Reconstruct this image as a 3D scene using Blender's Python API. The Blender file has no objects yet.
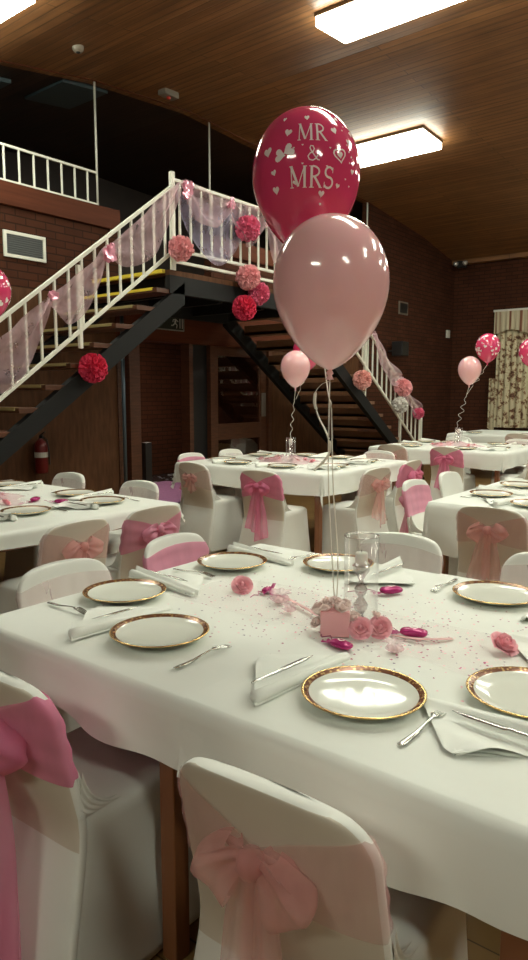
import bpy, bmesh, math, random
from mathutils import Vector, Matrix, noise
random.seed(7)
PI = math.pi
S = bpy.context.scene
C = S.collection

# ---------------------------------------------------------------- camera, world, exposure
cam_d = bpy.data.cameras.new('camera'); cam = bpy.data.objects.new('camera', cam_d); C.objects.link(cam)
cam_d.sensor_fit = 'VERTICAL'; cam_d.sensor_height = 24.0
cam_d.lens = 690.0 / 960.0 * 24.0
cam_d.clip_start = 0.02; cam_d.clip_end = 60
cam.location = (0, 0, 1.42)
cam.rotation_euler = (math.radians(90 - 7.19), 0, math.radians(38.3))
S.camera = cam
W = bpy.data.worlds.new('world'); S.world = W; W.use_nodes = True
W.node_tree.nodes['Background'].inputs[0].default_value = (0.5, 0.45, 0.4, 1)
W.node_tree.nodes['Background'].inputs[1].default_value = 0.05
S.view_settings.view_transform = 'Standard'; S.view_settings.look = 'None'
S.view_settings.gamma = 1; S.view_settings.use_curve_mapping = False
S.view_settings.exposure = 0.45
LAMP_STRENGTH = 17.0
LAMP_COLOR = (0.97, 1.0, 0.84, 1)
LAMPS = [  # x0, x1, y0, y1
    (-3.74, -2.24, 5.48, 5.98), (-5.72, -4.15, 8.50, 9.08), (-6.2, -4.9, 2.85, 3.38),
    (-1.9, -0.4, 2.9, 3.4), (0.0, 1.5, 5.48, 5.98), (-1.9, -0.4, 8.5, 9.05),
    (1.9, 3.4, 2.9, 3.4), (2.2, 3.7, 8.5, 9.05), (-2.9, -1.4, 11.6, 12.15), (0.8, 2.3, 11.6, 12.15),
    (2.2, 3.7, -0.6, -0.1), (-1.6, -0.1, -3.3, -2.8)]  # this row: unseen fixtures added behind the camera for fill

# ---------------------------------------------------------------- materials
def mat(name, col, rough=0.6, metal=0.0, spec=0.5, **k):
    m = bpy.data.materials.new(name); m.use_nodes = True
    b = m.node_tree.nodes['Principled BSDF']
    b.inputs['Base Color'].default_value = (*col, 1); b.inputs['Roughness'].default_value = rough
    b.inputs['Metallic'].default_value = metal; b.inputs['Specular IOR Level'].default_value = spec
    for kk, v in k.items(): b.inputs[kk.replace('_', ' ')].default_value = v
    return m
def N(m, t): return m.node_tree.nodes.new(t)
def L(m, a, b): m.node_tree.links.new(a, b)
def BS(m): return m.node_tree.nodes['Principled BSDF']
def noise_col(m, c1, c2, scale=5, bump=0.0, detail=4, stretch=(1, 1, 1), bscale=None):
    g = N(m, 'ShaderNodeTexCoord'); mp = N(m, 'ShaderNodeMapping'); mp.inputs['Scale'].default_value = stretch
    L(m, g.outputs['Object'], mp.inputs[0])
    n = N(m, 'ShaderNodeTexNoise'); n.inputs['Scale'].default_value = scale; n.inputs['Detail'].default_value = detail
    L(m, mp.outputs[0], n.inputs['Vector'])
    r = N(m, 'ShaderNodeValToRGB'); r.color_ramp.elements[0].color = (*c1, 1); r.color_ramp.elements[1].color = (*c2, 1)
    r.color_ramp.elements[0].position = 0.3; r.color_ramp.elements[1].position = 0.7
    L(m, n.outputs['Fac'], r.inputs[0]); L(m, r.outputs[0], BS(m).inputs['Base Color'])
    if bump:
        n2 = N(m, 'ShaderNodeTexNoise'); n2.inputs['Scale'].default_value = bscale or scale; L(m, mp.outputs[0], n2.inputs['Vector'])
        b = N(m, 'ShaderNodeBump'); b.inputs['Strength'].default_value = bump; b.inputs['Distance'].default_value = 0.01
        L(m, n2.outputs['Fac'], b.inputs['Height']); L(m, b.outputs[0], BS(m).inputs['Normal'])
    return m
def brick_mat(name, axes, c1, c2, mortar, bw=0.23, rh=0.075, ms=0.008, rough=0.85, bump=0.4, off=0.5):
    m = mat(name, c1, rough, spec=.5 if rough < .6 else .15)
    g = N(m, 'ShaderNodeNewGeometry'); s = N(m, 'ShaderNodeSeparateXYZ'); c = N(m, 'ShaderNodeCombineXYZ')
    L(m, g.outputs['Position'], s.inputs[0]); L(m, s.outputs[axes[0]], c.inputs[0]); L(m, s.outputs[axes[1]], c.inputs[1])
    b = N(m, 'ShaderNodeTexBrick'); b.offset = off
    b.inputs['Scale'].default_value = 1; b.inputs['Brick Width'].default_value = bw; b.inputs['Row Height'].default_value = rh
    b.inputs['Mortar Size'].default_value = ms; b.inputs['Mortar Smooth'].default_value = 0.3
    b.inputs['Color1'].default_value = (*c1, 1); b.inputs['Color2'].default_value = (*c2, 1); b.inputs['Mortar'].default_value = (*mortar, 1)
    L(m, c.outputs[0], b.inputs['Vector'])
    n = N(m, 'ShaderNodeTexNoise'); n.inputs['Scale'].default_value = 3; n.inputs['Detail'].default_value = 5
    L(m, g.outputs['Position'], n.inputs['Vector'])
    mx = N(m, 'ShaderNodeMix'); mx.data_type = 'RGBA'; mx.blend_type = 'MULTIPLY'; mx.inputs[0].default_value = 0.5
    L(m, b.outputs['Color'], mx.inputs[6]); L(m, n.outputs['Fac'], mx.inputs[7]); L(m, mx.outputs[2], BS(m).inputs['Base Color'])
    bp = N(m, 'ShaderNodeBump'); bp.inputs['Strength'].default_value = bump; bp.inputs['Distance'].default_value = 0.01; bp.invert = True
    L(m, b.outputs['Fac'], bp.inputs['Height']); L(m, bp.outputs[0], BS(m).inputs['Normal'])
    return m
def plank_mat(name, c1, c2, w=0.09, rough=0.42, streak=(0.6, 12, 12)):
    m = brick_mat(name, (0, 1), c1, c2, tuple(x * 0.45 for x in c1), bw=3.7, rh=w, ms=0.007, rough=rough, bump=0.5, off=0.37)
    g = N(m, 'ShaderNodeNewGeometry'); mp = N(m, 'ShaderNodeMapping'); mp.inputs['Scale'].default_value = streak
    L(m, g.outputs['Position'], mp.inputs[0]); n = N(m, 'ShaderNodeTexNoise'); n.inputs['Scale'].default_value = 2.0; n.inputs['Detail'].default_value = 6
    L(m, mp.outputs[0], n.inputs['Vector'])
    old = BS(m).inputs['Base Color'].links[0].from_socket
    mx = N(m, 'ShaderNodeMix'); mx.data_type = 'RGBA'; mx.blend_type = 'OVERLAY'; mx.inputs[0].default_value = 0.7
    L(m, old, mx.inputs[6]); L(m, n.outputs['Fac'], mx.inputs[7]); L(m, mx.outputs[2], BS(m).inputs['Base Color'])
    return m
def sheer(name, col, alpha=0.6, rough=0.5, streak=True, sheen=0.3):
    m = mat(name, col, rough, spec=0.3); m.node_tree.nodes['Principled BSDF'].inputs['Sheen Weight'].default_value = sheen
    nt = m.node_tree; out = nt.nodes['Material Output']
    tr = N(m, 'ShaderNodeBsdfTransparent'); tl = N(m, 'ShaderNodeBsdfTranslucent'); tl.inputs[0].default_value = (*col, 1)
    m1 = N(m, 'ShaderNodeMixShader'); m1.inputs[0].default_value = 0.35
    L(m, BS(m).outputs[0], m1.inputs[1]); L(m, tl.outputs[0], m1.inputs[2])
    m2 = N(m, 'ShaderNodeMixShader'); m2.inputs[0].default_value = alpha
    L(m, tr.outputs[0], m2.inputs[1]); L(m, m1.outputs[0], m2.inputs[2]); L(m, m2.outputs[0], out.inputs['Surface'])
    if streak:
        g = N(m, 'ShaderNodeTexCoord'); n = N(m, 'ShaderNodeTexNoise'); n.inputs['Scale'].default_value = 14; n.inputs['Detail'].default_value = 3
        mp = N(m, 'ShaderNodeMapping'); mp.inputs['Scale'].default_value = (1, 1, 0.25)
        L(m, g.outputs['Object'], mp.inputs[0]); L(m, mp.outputs[0], n.inputs['Vector'])
        mr = N(m, 'ShaderNodeMapRange'); mr.inputs['From Min'].default_value = 0.3; mr.inputs['From Max'].default_value = 0.7
        mr.inputs['To Min'].default_value = max(0, alpha - 0.07); mr.inputs['To Max'].default_value = min(1, alpha + 0.07)
        L(m, n.outputs['Fac'], mr.inputs[0]); L(m, mr.outputs[0], m2.inputs[0])
    return m
def glassmat(name, col=(1, 1, 1), rough=0.0, tw=0.04):
    m = mat(name, col, rough)
    gl = N(m, 'ShaderNodeBsdfGlossy'); gl.inputs['Roughness'].default_value = rough; tr = N(m, 'ShaderNodeBsdfTransparent'); tr.inputs[0].default_value = (*col, 1)
    fr = N(m, 'ShaderNodeLayerWeight'); fr.inputs[0].default_value = 0.5; mx = N(m, 'ShaderNodeMixShader')
    pw = N(m, 'ShaderNodeMath'); pw.operation = 'POWER'; pw.inputs[1].default_value = 4.0; L(m, fr.outputs['Facing'], pw.inputs[0])
    ma = N(m, 'ShaderNodeMath'); ma.operation = 'MULTIPLY_ADD'; ma.inputs[1].default_value = 0.6; ma.inputs[2].default_value = tw; L(m, pw.outputs[0], ma.inputs[0])
    L(m, ma.outputs[0], mx.inputs[0]); L(m, tr.outputs[0], mx.inputs[1]); L(m, gl.outputs[0], mx.inputs[2])
    L(m, mx.outputs[0], m.node_tree.nodes['Material Output'].inputs['Surface'])
    return m
M = {}
M['brick_x'] = brick_mat('brick_side', (1, 2), (0.105, 0.036, 0.018), (0.082, 0.028, 0.014), (0.045, 0.020, 0.011))
M['brick_y'] = brick_mat('brick_end', (0, 2), (0.105, 0.036, 0.018), (0.082, 0.028, 0.014), (0.045, 0.020, 0.011))
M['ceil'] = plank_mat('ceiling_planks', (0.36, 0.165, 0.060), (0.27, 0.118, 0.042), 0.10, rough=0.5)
M['ceil_shade'] = plank_mat('shade_toned_ceiling_planks', (0.055, 0.026, 0.013), (0.04, 0.02, 0.01), 0.10, rough=0.5)  # ceiling planks again, with the mezzanine's shade put into the colour
M['floor'] = brick_mat('floor_boards', (0, 1), (0.34, 0.20, 0.075), (0.28, 0.16, 0.055), (0.10, 0.055, 0.02), bw=0.9, rh=0.09, ms=0.003, rough=0.35, bump=0.1)
M['floor_dark'] = mat('dark_tiles', (0.03, 0.026, 0.03), 0.25)
M['purple'] = noise_col(mat('purple_mat', (0.2, 0.08, 0.2), 0.95), (0.17, 0.07, 0.17), (0.25, 0.11, 0.23), 40)
M['wood_red'] = noise_col(mat('red_brown_wood', (0.08, 0.03, 0.015), 0.4), (0.07, 0.026, 0.013), (0.12, 0.046, 0.022), 6, stretch=(1, 1, 8))
M['wood_panel'] = noise_col(mat('brown_panel', (0.09, 0.04, 0.018), 0.6, spec=.15), (0.075, 0.033, 0.015), (0.12, 0.052, 0.024), 5, stretch=(1, 6, 1))
M['wood_beam'] = noise_col(mat('beam_wood', (0.1, 0.04, 0.02), 0.6, spec=.12), (0.085, 0.024, 0.011), (0.12, 0.034, 0.015), 5, stretch=(1, .3, 6))
M['table_wood'] = noise_col(mat('table_wood', (0.2, 0.08, 0.03), 0.4), (0.20, 0.072, 0.026), (0.28, 0.11, 0.045), 5, stretch=(1, 1, 0.3))
M['back_wall_shade'] = noise_col(mat('shade_toned_brown', (.02, .012, .008), .6), (.022, .012, .008), (.032, .018, .011), 4)  # dark tone stands in for shade on the mezzanine back wall
M['tread'] = noise_col(mat('tread_wood', (0.2, 0.1, 0.05), 0.6), (0.17, 0.085, 0.045), (0.25, 0.13, 0.07), 5, stretch=(.4, 6, 1))
M['black'] = mat('black_paint', (0.012, 0.011, 0.011), 0.45)
M['black_steel'] = mat('black_steel', (0.009, 0.009, 0.009), 0.65, spec=.3)
M['white_metal'] = mat('cream_painted_metal', (0.80, 0.80, 0.70), 0.4)
M['nosing'] = mat('tread_nosing', (0.35, 0.28, 0.12), 0.5)
M['yellow'] = mat('yellow_tape', (0.75, 0.58, 0.05), 0.5)
M['cloth'] = noise_col(mat('white_linen', (0.8, 0.82, 0.77), 0.75, spec=0.2), (0.80, 0.82, 0.765), (0.84, 0.86, 0.81), 3, bump=0.25, bscale=9)
BS(M['cloth']).inputs['Sheen Weight'].default_value = 0.1
M['cover'] = noise_col(mat('white_stretch_cover', (0.8, 0.8, 0.75), 0.6, spec=0.25), (0.78, 0.785, 0.73), (0.82, 0.83, 0.78), 3, bump=0.1, bscale=8)
M['cover_back'] = noise_col(mat('stretched_cover_over_beige_back', (.6, .53, .43), .6, spec=.25), (.62, .565, .47), (.67, .615, .52), 3, bump=.1, bscale=8)
M['napkin'] = noise_col(mat('napkin_cotton', (0.85, 0.87, 0.82), 0.8, spec=0.2), (0.84, 0.86, 0.80), (0.88, 0.9, 0.85), 8, bump=0.2, bscale=20)
M['sash_hot'] = sheer('bright_pink_organza', (0.92, 0.30, 0.50), 0.72)
M['sash_mid'] = sheer('mid_pink_satin', (0.88, 0.40, 0.55), 0.88)
M['sash_pale'] = sheer('pale_pink_organza', (0.86, 0.45, 0.45), 0.28)
M['bow_pale'] = sheer('pale_pink_bow', (0.90, 0.48, 0.46), 0.40)
M['sash_faint'] = sheer('faint_pink_organza', (0.90, 0.66, 0.68), 0.25)
M['tulle_pink'] = sheer('pink_tulle', (0.90, 0.62, 0.68), 0.36)
M['tulle_lilac'] = sheer('lilac_tulle', (0.70, 0.62, 0.85), 0.33)
M['runner'] = sheer('sheer_pink_runner', (0.92, 0.74, 0.75), 0.10, streak=False)
M['china'] = mat('cream_china', (0.80, 0.82, 0.74), 0.12, spec=0.6)
M['gold'] = mat('gold_edge', (0.75, 0.52, 0.22), 0.25, 1.0)
m = M['band'] = mat('brown_gold_band', (0.3, 0.13, 0.04), 0.25, 0.35)
tc = N(m, 'ShaderNodeTexCoord'); vo = N(m, 'ShaderNodeTexVoronoi'); vo.inputs['Scale'].default_value = 110
L(m, tc.outputs['Object'], vo.inputs['Vector']); rp = N(m, 'ShaderNodeValToRGB')
rp.color_ramp.elements[0].color = (0.62, 0.40, 0.16, 1); rp.color_ramp.elements[1].color = (0.17, 0.06, 0.025, 1)
rp.color_ramp.elements[0].position = 0.25; rp.color_ramp.elements[1].position = 0.45
L(m, vo.outputs['Distance'], rp.inputs[0]); L(m, rp.outputs[0], BS(m).inputs['Base Color'])
M['steel'] = mat('polished_steel', (0.62, 0.62, 0.58), 0.2, 1.0)
M['glass'] = glassmat('clear_glass')
M['door_glass'] = glassmat('door_glass', (0.5, 0.46, 0.42), 0.02, .10)
M['crystal'] = glassmat('crystal', (0.93, 0.9, 0.9), 0.05, .35)
M['wax'] = mat('ivory_wax', (0.88, 0.86, 0.78), 0.5, Subsurface_Weight=0.2)
M['flame_wick'] = mat('wick', (0.05, 0.04, 0.03), 0.9)
M['pearl'] = mat('pearl_rose', (0.97, 0.82, 0.78), 0.55)
M['rose'] = mat('pink_rose', (0.94, 0.50, 0.56), 0.55)
M['rose_light'] = mat('light_pink_rose', (0.94, 0.62, 0.66), 0.55)
M['box_pink'] = mat('pink_box', (0.90, 0.46, 0.48), 0.5)
M['magenta'] = mat('magenta_foil', (0.45, 0.025, 0.17), 0.25, 0.2)
M['magenta_dark'] = mat('dark_magenta_ribbon', (0.40, 0.03, 0.16), 0.35)
M['print'] = mat('white_print', (0.93, 0.80, 0.80), 0.4)
M['latex_pink'] = mat('pink_latex', (0.95, 0.53, 0.55), 0.13, spec=0.6, Coat_Weight=0.4, Subsurface_Weight=0.15)
M['latex_red'] = mat('raspberry_latex', (0.74, 0.06, 0.17), 0.1, spec=0.6, Coat_Weight=0.5, Subsurface_Weight=0.15)
M['ribbon'] = mat('cream_ribbon', (0.85, 0.80, 0.70), 0.35)
M['ribbon_pink'] = mat('pink_ribbon', (0.88, 0.55, 0.55), 0.35)
for k, c in dict(pom_red=(0.80, 0.07, 0.15), pom_deep=(0.85, 0.22, 0.36), pom_pink=(0.92, 0.48, 0.50), pom_peach=(0.90, 0.50, 0.46), pom_white=(0.85, 0.82, 0.78)).items():
    M[k] = mat(k, c, 0.8, spec=0.1)
M['silver_bow'] = mat('shiny_pink_ribbon', (0.9, 0.42, 0.55), 0.15, 0.3)
M['red_paint'] = mat('red_extinguisher', (0.16, 0.012, 0.012), 0.35)
M['label_white'] = mat('white_label', (0.6, 0.58, 0.52), 0.6)
M['panel_blue'] = mat('blue_grey_panel', (0.045, 0.07, 0.08), 0.4)
M['plastic'] = mat('off_white_plastic', (0.7, 0.68, 0.6), 0.5)
M['skirting'] = mat('dark_skirting', (0.04, 0.02, 0.012), 0.5)
M['fixture'] = mat('fixture_frame', (0.16, 0.10, 0.05), 0.5)
m = M['lamp'] = mat('lit_diffuser', (0.9, 0.9, 0.85), 0.5); BS(m).inputs['Emission Color'].default_value = LAMP_COLOR; BS(m).inputs['Emission Strength'].default_value = LAMP_STRENGTH
m = M['lens'] = mat('lens', (0.8, 0.8, 0.78), 0.1, 0.6)
# curtain: floral pattern
m = M['curtain'] = mat('floral_curtain', (0.5, 0.42, 0.28), 0.85)
tc = N(m, 'ShaderNodeTexCoord'); n = N(m, 'ShaderNodeTexNoise'); n.inputs['Scale'].default_value = 8.0; n.inputs['Detail'].default_value = 5; n.inputs['Roughness'].default_value = 0.7
L(m, tc.outputs['Object'], n.inputs['Vector']); rp = N(m, 'ShaderNodeValToRGB'); e = rp.color_ramp.elements
e[0].position = 0.40; e[0].color = (0.12, 0.05, 0.03, 1); e[1].position = 0.50; e[1].color = (0.62, 0.55, 0.37, 1)
x_ = e.new(0.45); x_.color = (0.28, 0.16, 0.08, 1)
L(m, n.outputs['Fac'], rp.inputs[0]); L(m, rp.outputs[0], BS(m).inputs['Base Color'])
m = M['valance'] = mat('striped_valance', (0.5, 0.4, 0.27), 0.85)
tc = N(m, 'ShaderNodeTexCoord'); mp = N(m, 'ShaderNodeMapping'); mp.inputs['Scale'].default_value = (1, 0, 0)
L(m, tc.outputs['Object'], mp.inputs[0]); n = N(m, 'ShaderNodeTexNoise'); n.inputs['Scale'].default_value = 14; n.inputs['Detail'].default_value = 1
L(m, mp.outputs[0], n.inputs['Vector']); rp = N(m, 'ShaderNodeValToRGB'); e = rp.color_ramp.elements
e[0].position = 0.36; e[0].color = (0.25, 0.10, 0.06, 1); e[1].position = 0.5; e[1].color = (0.56, 0.49, 0.34, 1)
L(m, n.outputs['Fac'], rp.inputs[0]); L(m, rp.outputs[0], BS(m).inputs['Base Color'])

# ---------------------------------------------------------------- mesh helpers
class MB:
    def __init__(s): s.v = []; s.f = []; s.m = []
    def add(s, vs, fs, mi=0):
        o = len(s.v); s.v += [tuple(v) for v in vs]; s.f += [tuple(i + o for i in f) for f in fs]; s.m += [mi] * len(fs); return s
    def box(s, x0, x1, y0, y1, z0, z1, mi=0):
        v = [(x, y, z) for z in (z0, z1) for y in (y0, y1) for x in (x0, x1)]
        return s.add(v, [(0, 2, 3, 1), (4, 5, 7, 6), (0, 1, 5, 4), (2, 6, 7, 3), (0, 4, 6, 2), (1, 3, 7, 5)], mi)
    def grid(s, fn, nu, nv, mi=0, cu=False, cv=False):
        V = [fn(i / (nu if cu else nu - 1), j / (nv if cv else nv - 1)) for i in range(nu) for j in range(nv)]
        F = []
        for i in range(nu if cu else nu - 1):
            for j in range(nv if cv else nv - 1):
                a, b = i, (i + 1) % nu; c, d = j, (j + 1) % nv
                F.append((a * nv + c, b * nv + c, b * nv + d, a * nv + d))
        return s.add(V, F, mi)
    def lathe(s, prof, n=32, c=(0, 0, 0), mi=0, mfn=None):
        V = []
        for r, z in prof:
            for k in range(n):
                a = 2 * PI * k / n; V.append((c[0] + r * math.cos(a), c[1] + r * math.sin(a), c[2] + z))
        o = len(s.v); s.v += V
        for i in range(len(prof) - 1):
            for k in range(n):
                k2 = (k + 1) % n; s.f.append((o + i * n + k, o + i * n + k2, o + (i + 1) * n + k2, o + (i + 1) * n + k))
                s.m.append(mfn(i) if mfn else mi)
        return s
    def tube(s, pts, r, n=8, mi=0, cap=True):
        P = [Vector(p) for p in pts]; rs = r if isinstance(r, (list, tuple)) else [r] * len(P)
        o = len(s.v); up = Vector((0, 0, 1)); prev = None
        for i, p in enumerate(P):
            t = (P[min(i + 1, len(P) - 1)] - P[max(i - 1, 0)]).normalized()
            if prev is None: a = t.cross(up if abs(t.z) < 0.95 else Vector((1, 0, 0))).normalized()
            else: a = (prev - t * prev.dot(t)).normalized()
            prev = a; b = t.cross(a)
            for k in range(n):
                q = 2 * PI * (k + 0.5) / n; s.v.append(tuple(p + (a * math.cos(q) + b * math.sin(q)) * rs[i]))
        for i in range(len(P) - 1):
            for k in range(n):
                k2 = (k + 1) % n; s.f.append((o + i * n + k, o + i * n + k2, o + (i + 1) * n + k2, o + (i + 1) * n + k)); s.m.append(mi)
        if cap:
            s.f.append(tuple(o + k for k in reversed(range(n)))); s.f.append(tuple(o + (len(P) - 1) * n + k for k in range(n))); s.m += [mi, mi]
        return s
    def bar(s, p, q, w, h, mi=0):   # rectangular bar between points, w horizontal, h vertical-ish
        p = Vector(p); q = Vector(q); t = (q - p).normalized()
        a = t.cross(Vector((0, 0, 1))); a = (a if a.length > 1e-3 else Vector((1, 0, 0))).normalized(); b = a.cross(t)
        V = [e + a * (i * w / 2) + b * (j * h / 2) for e in (p, q) for i, j in ((-1, -1), (1, -1), (1, 1), (-1, 1))]
        return s.add(V, [(0, 3, 2, 1), (4, 5, 6, 7), (0, 1, 5, 4), (1, 2, 6, 5), (2, 3, 7, 6), (3, 0, 4, 7)], mi)
    def mesh(s, name, mats, smooth=True, fix=True):
        me = bpy.data.meshes.new(name); me.from_pydata(s.v, [], s.f)
        for mm in (mats if isinstance(mats, (list, tuple)) else [mats]): me.materials.append(mm)
        for i, p in enumerate(me.polygons): p.material_index = s.m[i]; p.use_smooth = smooth
        if fix:
            bm = bmesh.new(); bm.from_mesh(me); bmesh.ops.remove_doubles(bm, verts=bm.verts, dist=1e-5)
            bmesh.ops.recalc_face_normals(bm, faces=bm.faces); bm.to_mesh(me); bm.free()
        me.update(); return me
    def build(s, name, mats, parent=None, smooth=False, loc=None, fix=True, bevel=0):
        o = link(name, s.mesh(name, mats, smooth, fix), parent, loc)
        if bevel: b = o.modifiers.new('bevel', 'BEVEL'); b.width = bevel; b.segments = 2; b.limit_method = 'ANGLE'
        return o
def link(name, me, parent=None, loc=None, rz=0):
    o = bpy.data.objects.new(name, me); C.objects.link(o)
    if parent: o.parent = parent
    if loc is not None: o.location = loc
    if rz: o.rotation_euler = (0, 0, rz)
    return o
def tag(o, label, cat, group=None, kind=None):
    o['label'] = label; o['category'] = cat
    if group: o['group'] = group
    if kind: o['kind'] = kind
    return o
def thing(name, label, cat, loc=(0, 0, 0), rz=0, group=None):
    o = bpy.data.objects.new(name, None); C.objects.link(o); o.location = loc; o.rotation_euler = (0, 0, rz); o.empty_display_size = 0.1
    return tag(o, label, cat, group)
def struct(o): o['kind'] = 'structure'; return o
def smoothstep(a, b, x):
    t = max(0, min(1, (x - a) / (b - a))); return t * t * (3 - 2 * t)

# ---------------------------------------------------------------- room shell
XL, XR, YB, YF = -6.3, 5.5, -4.0, 14.65
CEIL = [(-4.0, 3.75), (0, 4.15), (3.9, 4.55), (5.05, 4.745), (6.5, 4.865), (7.8, 4.81), (10.9, 4.70), (13.1, 4.48), (14.65, 4.2)]
def ceil_z(y):
    for (a, za), (b, zb) in zip(CEIL, CEIL[1:]):
        if a <= y <= b: return za + (zb - za) * (y - a) / (b - a)
    return 4.2
b = MB(); b.box(XL - 0.02, XR, YB, YF, -0.1, 0); struct(b.build('floor', M['floor']))
b = MB(); b.box(-9.2, XL - 0.02, 5.0, 9.4, -0.1, 0.0); o = b.build('floor_lobby', M['floor_dark']); struct(o)
def ceil_mesh(x0, x1, dz=0.0, t=0.12):
    b = MB(); V = []
    for y, z in CEIL: V += [(x0, y, z + dz), (x1, y, z + dz), (x0, y, z + dz + t), (x1, y, z + dz + t)]
    F = []
    for i in range(len(CEIL) - 1):
        a = i * 4; c = a + 4
        F += [(a, a + 1, c + 1, c), (a + 2, c + 2, c + 3, a + 3), (a, c, c + 2, a + 2), (a + 1, a + 3, c + 3, c + 1)]
    F += [(0, 2, 3, 1), (len(V) - 4, len(V) - 3, len(V) - 1, len(V) - 2)]
    return b.add(V, F)
struct(ceil_mesh(XL - 0.12, XR).build('ceiling', M['ceil']))
struct(ceil_mesh(-9.2, XL - 0.12).build('ceiling_mezzanine', M['ceil_shade']))
b = MB(); b.tube([(XL, y, z - 0.006) for y, z in CEIL if y > 0], 0.007, 6); struct(b.build('trim_1', M['wood_beam']))
# left wall with the lobby opening (y 5.28-6.78, z<2.05) and the mezzanine opening above
wl = MB()
wl.box(XL - 0.12, XL, YB, 5.28, 0, 2.62); wl.box(XL - 0.12, XL, 5.28, 8.1, 2.06, 2.62); wl.box(XL - 0.12, XL, 8.1, YF, 0, 2.62)
wl.box(XL - 0.12, XL, YB, 5.31, 2.62, 3.40); wl.box(XL - 0.12, XL, 6.86, 10.9, 2.62, 3.40)
V = []; ys = [10.9, 13.1, YF]
for y in ys: V += [(XL - 0.12, y, 2.62), (XL, y, 2.62), (XL, y, ceil_z(y) + .02), (XL - 0.12, y, ceil_z(y) + .02)]
F = [(0, 1, 2, 3), (11, 10, 9, 8)]
for i in (0, 4): F += [(i, i + 4, i + 5, i + 1), (i + 1, i + 5, i + 6, i + 2), (i + 2, i + 6, i + 7, i + 3), (i + 3, i + 7, i + 4, i)]
wl.add(V, F)
struct(wl.build('wall_left', M['brick_x']))
def endwall(name, y0, y1, x0, x1, mm, zt):
    b = MB(); b.box(x0, x1, y0, y1, 0, zt); struct(b.build(name, mm))
endwall('wall_far', YF, YF + 0.12, -9.2, XR, M['brick_y'], 4.26)
endwall('wall_rear', YB - 0.12, YB, -9.2, XR, M['brick_y'], 3.8)
b = MB(); b.box(XR, XR + 0.12, YB, YF, 0, 4.9); struct(b.build('wall_right', M['brick_x']))
b = MB(); b.box(-9.32, -9.2, YB, YF, 0, 4.9); struct(b.build('wall_mezzanine_back', M['back_wall_shade']))
b = MB(); b.box(-9.2, XL - 0.12, YB, YF, 2.45, 2.60); struct(b.build('floor_mezzanine', M['wood_panel']))
b = MB(); b.box(-9.2, XL - 0.12, 4.9, 5.0, 0, 2.45); struct(b.build('wall_lobby_near', M['brick_y']))
b = MB(); b.box(-9.2, XL - 0.12, 9.4, 9.5, 0, 2.45); struct(b.build('wall_lobby_far', M['brick_y']))
# parapet caps (red brown fascia board), header beam over doors, brown panel under the stair
b = MB(); b.box(XL - 0.15, XL + 0.035, YB, 5.33, 3.23, 3.45); struct(b.build('trim_2', M['wood_beam'], bevel=.006))
b = MB(); b.box(XL - 0.15, XL + 0.035, 6.84, 10.92, 3.23, 3.45); struct(b.build('trim_3', M['wood_beam'], bevel=.006))
b = MB(); b.box(XL - 0.13, XL + 0.05, 5.22, 9.6, 2.04, 2.46); struct(b.build('trim_4', M['wood_beam'], bevel=.006))
b = MB(); b.box(XL, XL + 0.03, 3.5, 5.22, 0.0, 2.46); struct(b.build('trim_5', M['wood_panel']))
b = MB(); b.box(XL, XL + 0.03, 8.12, 10.6, 0.0, 2.04); struct(b.build('trim_6', M['wood_panel']))
b = MB(); b.box(XL, XL + 0.02, 10.6, YF, 0, 0.12); struct(b.build('baseboard_left', M['skirting']))
b = MB(); b.box(XL, XR, YF - 0.02, YF, 0, 0.12); struct(b.build('baseboard_far', M['skirting']))
b = MB(); b.box(XL, XR, YF - 0.16, YF, 4.14, 4.24); struct(b.build('trim_7', M['ceil']))
b = MB(); b.box(XL - 0.12, XL + 0.02, 5.24, 5.34, 0, 2.05); b.box(XL - 0.12, XL + .02, 5.42, 5.58, 0, 2.05); struct(b.build('trim_8', M['wood_red']))
tag(MB().tube([(XL + .10, 5.255, 0.01), (XL + .10, 5.255, 2.3)], 0.022, 10).build('pipe', mat('blue_grey_pipe', (.10, .14, .17), .3, .5), smooth=True), 'thin blue-grey pole standing at the edge of the doorway under the stairs', 'pole')
b = MB(); b.box(-9.0, -8.9, 5.0, 9.4, 0, 2.45); struct(b.build('wall_lobby_back', M['brick_x']))
tag(MB().box(XL - .08, XL + .0, 5.66, 5.76, 0.002, .82).build('bollard', M['black']), 'short black post standing in the lobby doorway', 'post')
tag(MB().box(-8.1, XL - .1, 5.9, 7.72, 0.001, 0.012).build('door_mat', M['purple']), 'purple mat on the dark floor inside the lobby doorway', 'mat')
g = MB(); rr = random.Random(3)
for i in range(150):
    x = rr.uniform(-8.85, -8.15); y = rr.uniform(5.3, 9.2); s = rr.uniform(.008, .022); g.box(x - s, x + s * rr.uniform(.5, 2), y - s, y + s, 0.001, 0.004)
tag(g.build('floor_sparkle', mat('silver_bits', (.8, .78, .85), .2, .5)), 'pale scattered bits glinting on the dark lobby floor', 'confetti', kind='stuff')
t = thing('added_lobby_light', 'added unseen fill lamp on the ceiling inside the lobby behind the doorway', 'ceiling light', (-7.5, 6.6, 2.45))  # added lamp, hidden by the header, to brighten the lobby brick
MB().box(-.26, .26, -.26, .26, -.04, 0).build('housing', M['plastic'], t)
dm = mat('added_diffuser', (.9, .85, .75), .5); BS(dm).inputs['Emission Color'].default_value = (1, .86, .66, 1); BS(dm).inputs['Emission Strength'].default_value = 55
MB().box(-.24, .24, -.24, .24, -.055, -.04).build('diffuser', dm, t)
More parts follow.
